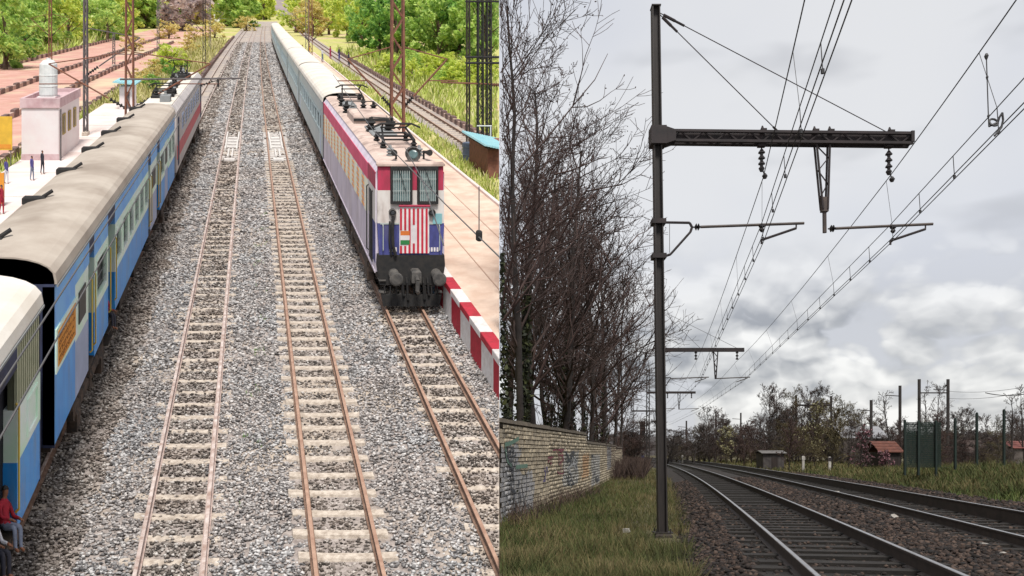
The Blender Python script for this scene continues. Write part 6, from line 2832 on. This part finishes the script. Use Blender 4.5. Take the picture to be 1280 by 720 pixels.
def ohl(label, mess, cont, feed=True):
    """messenger wire, auxiliary wire, two contact wires and their droppers for one track"""
    t = thing('overhead_line', label, 'overhead wires', tuple(mess[0]))
    mpts = []
    for a, b_ in zip(mess[:-1], mess[1:]):
        sg = sagline(a, b_, .011 * (Vector(b_) - Vector(a)).length * .6, 10)
        mpts += sg if not mpts else sg[1:]
    mm = MB()
    mm.path(mpts, .0085, 5)
    PR(mm, 'messenger_wire', mt_wireR, t)
    cpts = [Vector(c) for c in cont]
    up = Vector((-.02, 0, .30))
    for dx in (-.035, .035):
        mm = MB()
        mm.path([c + Vector((dx, 0, 0)) for c in cpts], .0075, 5)
        PR(mm, 'contact_wire', mt_wireR, t)
    mm = MB()
    mm.path([c + up for c in cpts], .007, 5)
    PR(mm, 'auxiliary_wire', mt_wireR, t)
    ym = 4.0
    i = 0
    while ym < 75:
        c = polyz(cpts, ym)
        m_ = polyz(mpts, ym + .3)
        mm = MB()
        mm.tube(c, c + up, .006, n=4)
        mm.lathe(c - Vector((0, 0, .03)), (0, 0, 1), [(0, .02), (.05, .02)], 6)
        PR(mm, 'dropper', mt_wireR, t)
        if i % 3 == 1:
            mm = MB()
            mm.tube(m_, c + up, .004, n=4)
            PR(mm, 'long_dropper', mt_wireR, t)
        ym += 1.35 * (1 + ym * .02)
        i += 1
    return t


yA = [4.0, 15.2, 46.6, 80, 116, 150]
def offA(y): return float(xA(y)) + .735
messA = [(2.15, 4.0, 6.95), tuple(at(954, 15.2, 222)), tuple(at(870, 46.6, z=6.85)), (offA(80) - .5, 80, 6.85), (offA(116) - .5, 116, 6.85), (offA(150) - .5, 150, 6.8)]
contA = [(2.32, 4.0, 5.66), tuple(at(953, 15.2, 300)), (offA(46.6) - .2, 46.6, 5.68), (offA(80) - .5, 80, 5.68), (offA(116) - .4, 116, 5.68), (offA(150) - .5, 150, 5.68)]
ohl('overhead wires above the nearer track passing the left registration arm', messA, contA)
messB = [(4.6, 4.0, 6.9), tuple(at(1111, 15.2, 222)), tuple(at(920, 46.6, z=6.85)), (offA(80) + 2.1, 80, 6.85), (offA(116) + 2.2, 116, 6.85), (offA(150) + 2.2, 150, 6.8)]
contB = [(4.85, 4.0, 5.66), tuple(at(1114, 15.2, 301)), (13.4, 46.6, 5.68), (offA(80) + 2.3, 80, 5.68), (offA(116) + 2.4, 116, 5.68), (offA(150) + 2.4, 150, 5.68)]
ob = ohl('overhead wires above the farther track passing the right registration arm', messB, contB)
# electrical connection with a loop
y0 = 9.6
P0 = Vector(at(1233, y0, 70))
P1 = Vector(at(1236, y0, 158))
mb = MB()
mb.path([P0, P0.lerp(P1, .4), P1], .007, 5)
mb.lathe(P0, (0, 0, -1), [(-.03, .012), (0, .026), (.04, .012)], 8)
for t_ in (.3, .85):
    mb.lathe(P0.lerp(P1, t_), (0, 0, -1), [(-.02, .008), (0, .016), (.03, .008)], 8)
PR(mb, 'feeder_dropper', mt_wireR, ob)
mb = MB()
cc = Vector(at(1242, y0, 153))
loop = [cc + Vector((.05 * math.cos(a), .02 * math.sin(a), .05 * math.sin(a))) for a in np.linspace(0, 6.28, 12)]
mb.path([P1] + loop + [Vector(at(1249, y0, 147)), Vector(at(1253, y0, 141)), Vector(at(1254, y0, 150)), Vector(at(1252, y0, 159)), Vector(at(1243, y0, 170))], .013, 5)
PR(mb, 'feeder_loop', mt_wireR, ob)

# ---- fence, shed and lineside things on the right
mt_fgreen = M('fence_green', c8((28, 50, 42), KR), .8, col2=c8((20, 36, 32), KR), scale=4)
mt_fmesh = M('fence_mesh_green', c8((26, 52, 44), KR), .8)
fn = thing('mesh_fence', 'dark green fence of tall posts with a mesh panel on the grassy bank', 'fence', at(1190, 36, z=.6))
for (u, vt, vb) in ((1131, 526, 590), (1148, 527, 590), (1170, 527, 592), (1194, 524, 583), (1221, 517, 590), (1255, 513, 588)):
    p, q = Vector(at(u, 36, vb + 4)), Vector(at(u, 36, vt))
    mb = MB()
    mb.box(p.x - .042, p.x + .042, 35.95, 36.05, p.z, q.z)
    mb.lathe((p.x, 36, q.z), (0, 0, 1), [(0, .055), (.03, .055), (.06, .02)], 8)
    mb.build('post', mt_fgreen, fn)
xa, xb_ = at(1132, 36, 0)[0], at(1177, 36, 0)[0]
zb_, zt_ = at(0, 36, 584)[2], at(0, 36, 528)[2]
mb = MB()
for i in range(41):
    x = xa + (xb_ - xa) * i / 40
    mb.box(x - .011, x + .011, 36.07, 36.085, zb_, zt_)
for i in range(22):
    z = zb_ + (zt_ - zb_) * i / 21
    mb.box(xa, xb_, 36.087, 36.10, z - .012, z + .012)
o = mb.build('wire_mesh', mt_fmesh, fn)
o['kind'] = 'stuff'
for z in (.9, 1.9, 2.7):
    mb = MB()
    mb.tube((xb_, 36, z), (at(1256, 36, 0)[0], 36, z + .05), .006, n=4)
    mb.build('strand', mt_fgreen, fn)

mt_tile = M('roof_tile_red', c8((124, 74, 58), KR), .9, col2=c8((92, 54, 44), KR), scale=4, bump=.4)
mt_board = M('shed_boards_dark', c8((62, 50, 46), KR), .9, col2=c8((44, 36, 34), KR), scale=3, stretch=(6, 6, .5))


def shed(label, u, y, w, d, h, hr, roof, wall, name='shed', vb=None, rows=4):
    p = at(u, y, z=float(hgt((u - 640) / 1000 * y, y)))
    t = thing(name, label, 'shed', p)
    x, z = p[0], p[2]
    mm = MB()
    mm.prism([(x - w / 2, z - .2), (x + w / 2, z - .2), (x + w / 2, z + h), (x - w / 2, z + h)], y, y + d)
    mm.build('wall', wall, t)
    n_ = 7
    for i in range(n_):
        mm = MB()
        mm.box(x - w / 2 + w * i / n_ + .01, x - w / 2 + w * (i + 1) / n_ - .01, y - .03, y - .002, z - .1, z + h - .01)
        mm.build('plank', wall, t)
    for i in range(rows):
        a, b_ = i / rows, (i + 1) / rows + .04
        mm = MB()
        ya, yb_ = y - .25 + (d / 2 + .25) * a, y - .25 + (d / 2 + .25) * min(1, b_)
        za, zb2 = z + h - .05 + hr * a, z + h - .05 + hr * min(1, b_)
        mm.add([(x - w / 2 - .2, ya, za + .03), (x + w / 2 + .2, ya, za + .03), (x + w / 2 + .2, yb_, zb2), (x - w / 2 - .2, yb_, zb2),
                (x - w / 2 - .2, ya, za + .09), (x + w / 2 + .2, ya, za + .09), (x + w / 2 + .2, yb_, zb2 + .05), (x - w / 2 - .2, yb_, zb2 + .05)], CUBE_F.tolist())
        mm.build('tile_course', roof, t)
    mm = MB()
    mm.add([(x - w / 2 - .2, y + d / 2, z + h + hr - .05), (x + w / 2 + .2, y + d / 2, z + h + hr - .05), (x + w / 2 + .2, y + d + .2, z + h), (x - w / 2 - .2, y + d + .2, z + h)], [(0, 1, 2, 3)])
    mm.build('roof_back', roof, t)
    mm = MB()
    mm.box(x - .2, x + .35, y - .06, y - .032, z, z + h * .75)
    mm.build('door', mt_board, t)
    return t


shed('dark wooden shed with a rust red tiled roof left of the green fence', 1113, 60, 1.5, 2.6, 1.5, .85, mt_tile, mt_board)
shed('grey corrugated lean to shed beside the line near the bend', 967, 72, 1.9, 2.0, 1.5, .25, M('sheet_grey', c8((136, 132, 130), KR), .8, col2=c8((108, 104, 102), KR), scale=4), M('boards_grey', c8((92, 86, 84), KR), .9, col2=c8((68, 62, 62), KR), scale=3), rows=2)
shed('low house with a brown roof and pale gable edge behind the fence', 1226, 72, 1.8, 4, 1.3, 1.3, M('roof_brown', c8((96, 80, 74), KR), .9, col2=c8((76, 62, 58), KR), scale=3), M('wall_grey_brown', c8((84, 76, 70), KR), .9), name='low_house')
shed('far house with a red roof at the right edge', 1288, 84, 3.4, 5, 1.9, .8, M('roof_red_far', c8((140, 82, 74), KR), .9), M('wall_pale', c8((120, 110, 104), KR), .9), name='low_house')
shed('far pale roofed building left of the red roofed shed', 1082, 100, 5.5, 6, 3.2, 1.6, M('roof_pale', c8((172, 172, 176), KR), .8), M('wall_pale', c8((120, 110, 104), KR), .9), name='low_house')
mt_wpost = M('marker_white', c8((216, 212, 206), KR), .7, col2=c8((180, 174, 166), KR), scale=8)
for (u, vt, vb, lab) in ((1004, 570, 588, 'white marker post beside the far track, left of its pair'), (1037, 571, 590, 'white marker post with a dark number plate, right of its pair'), (853, 569, 577, 'small white sign post at the far bend')):
    y = 1450 / (vb - 565) if u > 900 else 105
    y = min(y, 70) if u > 900 else y
    p = Vector(at(u, y, z=.1))
    zt = at(u, y, vt)[2]
    t = thing('marker_post', lab, 'marker post', p)
    mm = MB()
    mm.cbox(p.x - .09, p.x + .09, y - .06, y + .06, 0, zt, .04)
    mm.build('post', mt_wpost, t)
    mm = MB()
    mm.box(p.x - .13, p.x + .13, y - .085, y - .062, zt - .3, zt - .04)
    mm.build('plate', mt_wpost if u < 1010 else mt_steel, t)
# block signal by the wall end
sg_ = thing('signal_post', 'slim signal post with white lamps beyond the far end of the wall', 'signal', at(803, 88, z=0))
x = at(803, 88, 0)[0]
mb = MB()
mb.tube((x, 88, 0), (x, 88, 4.2), .07, n=8)
PR(mb, 'post', mt_steel, sg_)
mb = MB()
mb.cbox(x - .28, x + .28, 87.8, 88.1, 3.2, 5.0, .08)
PR(mb, 'signal_head', mt_insR, sg_)
for zz in (2.9, 2.3, 1.7):
    mb = MB()
    mb.box(x - .16, x + .16, 87.86, 87.92, zz - .2, zz + .2)
    PR(mb, 'white_plate', mt_wpost, sg_)
mb = MB()
mb.box(x - .2, x + .2, 87.85, 87.92, .2, 1.2)
PR(mb, 'blue_plate', M('plate_blue', c8((70, 80, 150), KR), .7), sg_)
# posts of the other line
for (u, vt, y, lab) in ((1089, 500, 90, 'thin dark post above the far wood, first from the left'), (1125, 482, 92, 'thin dark post behind the shed roof'), (1149, 474, 88, 'tall dark post rising left of the green mesh panel'), (1185, 474, 88, 'tall dark post right of the green mesh panel'),
                     (995, 494, 120, 'left post of the far portal over the wood'), (1039, 495, 120, 'right post of the far portal over the wood'), (895, 517, 150, 'far thin post above the bend of the line'), (926, 516, 150, 'far thin post right of the bend of the line'), (858, 526, 150, 'far thin post left of the bend')):
    p = at(u, y, z=0)
    zt = at(u, y, vt)[2]
    t = thing('line_post', lab, 'overhead post', p, None)
    mm = MB()
    mm.box(p[0] - .13, p[0] + .13, y - .1, y + .1, -.2, zt)
    PR(mm, 'post', mt_pole, t)
    mm = MB()
    mm.tube((p[0] - .1, y, zt - 1.2), (p[0] - 1.6, y, zt - 1.1), .05) if u not in (995, 1149) else mm.tube((p[0] + .1, y, zt - 1.5), (p[0] + (5.2 if u == 995 else 3.1), y, zt - 1.5), .07 if u == 1149 else .14)
    PR(mm, 'crossarm', mt_steel, t)
for (ua, va, ub, vb, ya, yb_, lab) in ((1185, 489, 1300, 480, 88, 70, 'distant overhead wire running off the right edge, upper one'), (1185, 498, 1300, 486, 88, 70, 'distant overhead wire running off the right edge, lower one'), (1232, 491, 1300, 488, 80, 70, 'short distant conductor at the right edge')):
    a, c = Vector(at(ua, ya, va)), Vector(at(ub, yb_, vb))
    t = thing('distant_wire', lab, 'wire', tuple(a))
    mm = MB()
    mm.path(sagline(a, c, .35), .022 if ua < 1200 else .05, 4)
    PR(mm, 'conductor', mt_wireR, t)

# ---- labels: alike trees are told apart by their order across the view
ORD = ['first', 'second', 'third', 'fourth', 'fifth', 'sixth', 'seventh', 'eighth', 'ninth', 'tenth', 'eleventh', 'twelfth', 'thirteenth', 'fourteenth', 'fifteenth', 'sixteenth', 'seventeenth', 'eighteenth', 'nineteenth', 'twentieth']
byl = {}
for o in SC.objects:
    if o.parent is None and 'label' in o.keys() and o.get('group'):
        byl.setdefault(o['label'], []).append(o)
for lab, os_ in byl.items():
    if 1 < len(os_) <= 20:
        os_.sort(key=lambda o: WLOC[o.name].x / max(1.0, WLOC[o.name].y) if o.name in WLOC else o.location.x / max(1.0, o.location.y))
        for i, o in enumerate(os_):
            o['label'] = ORD[i] + ' from the left: ' + lab
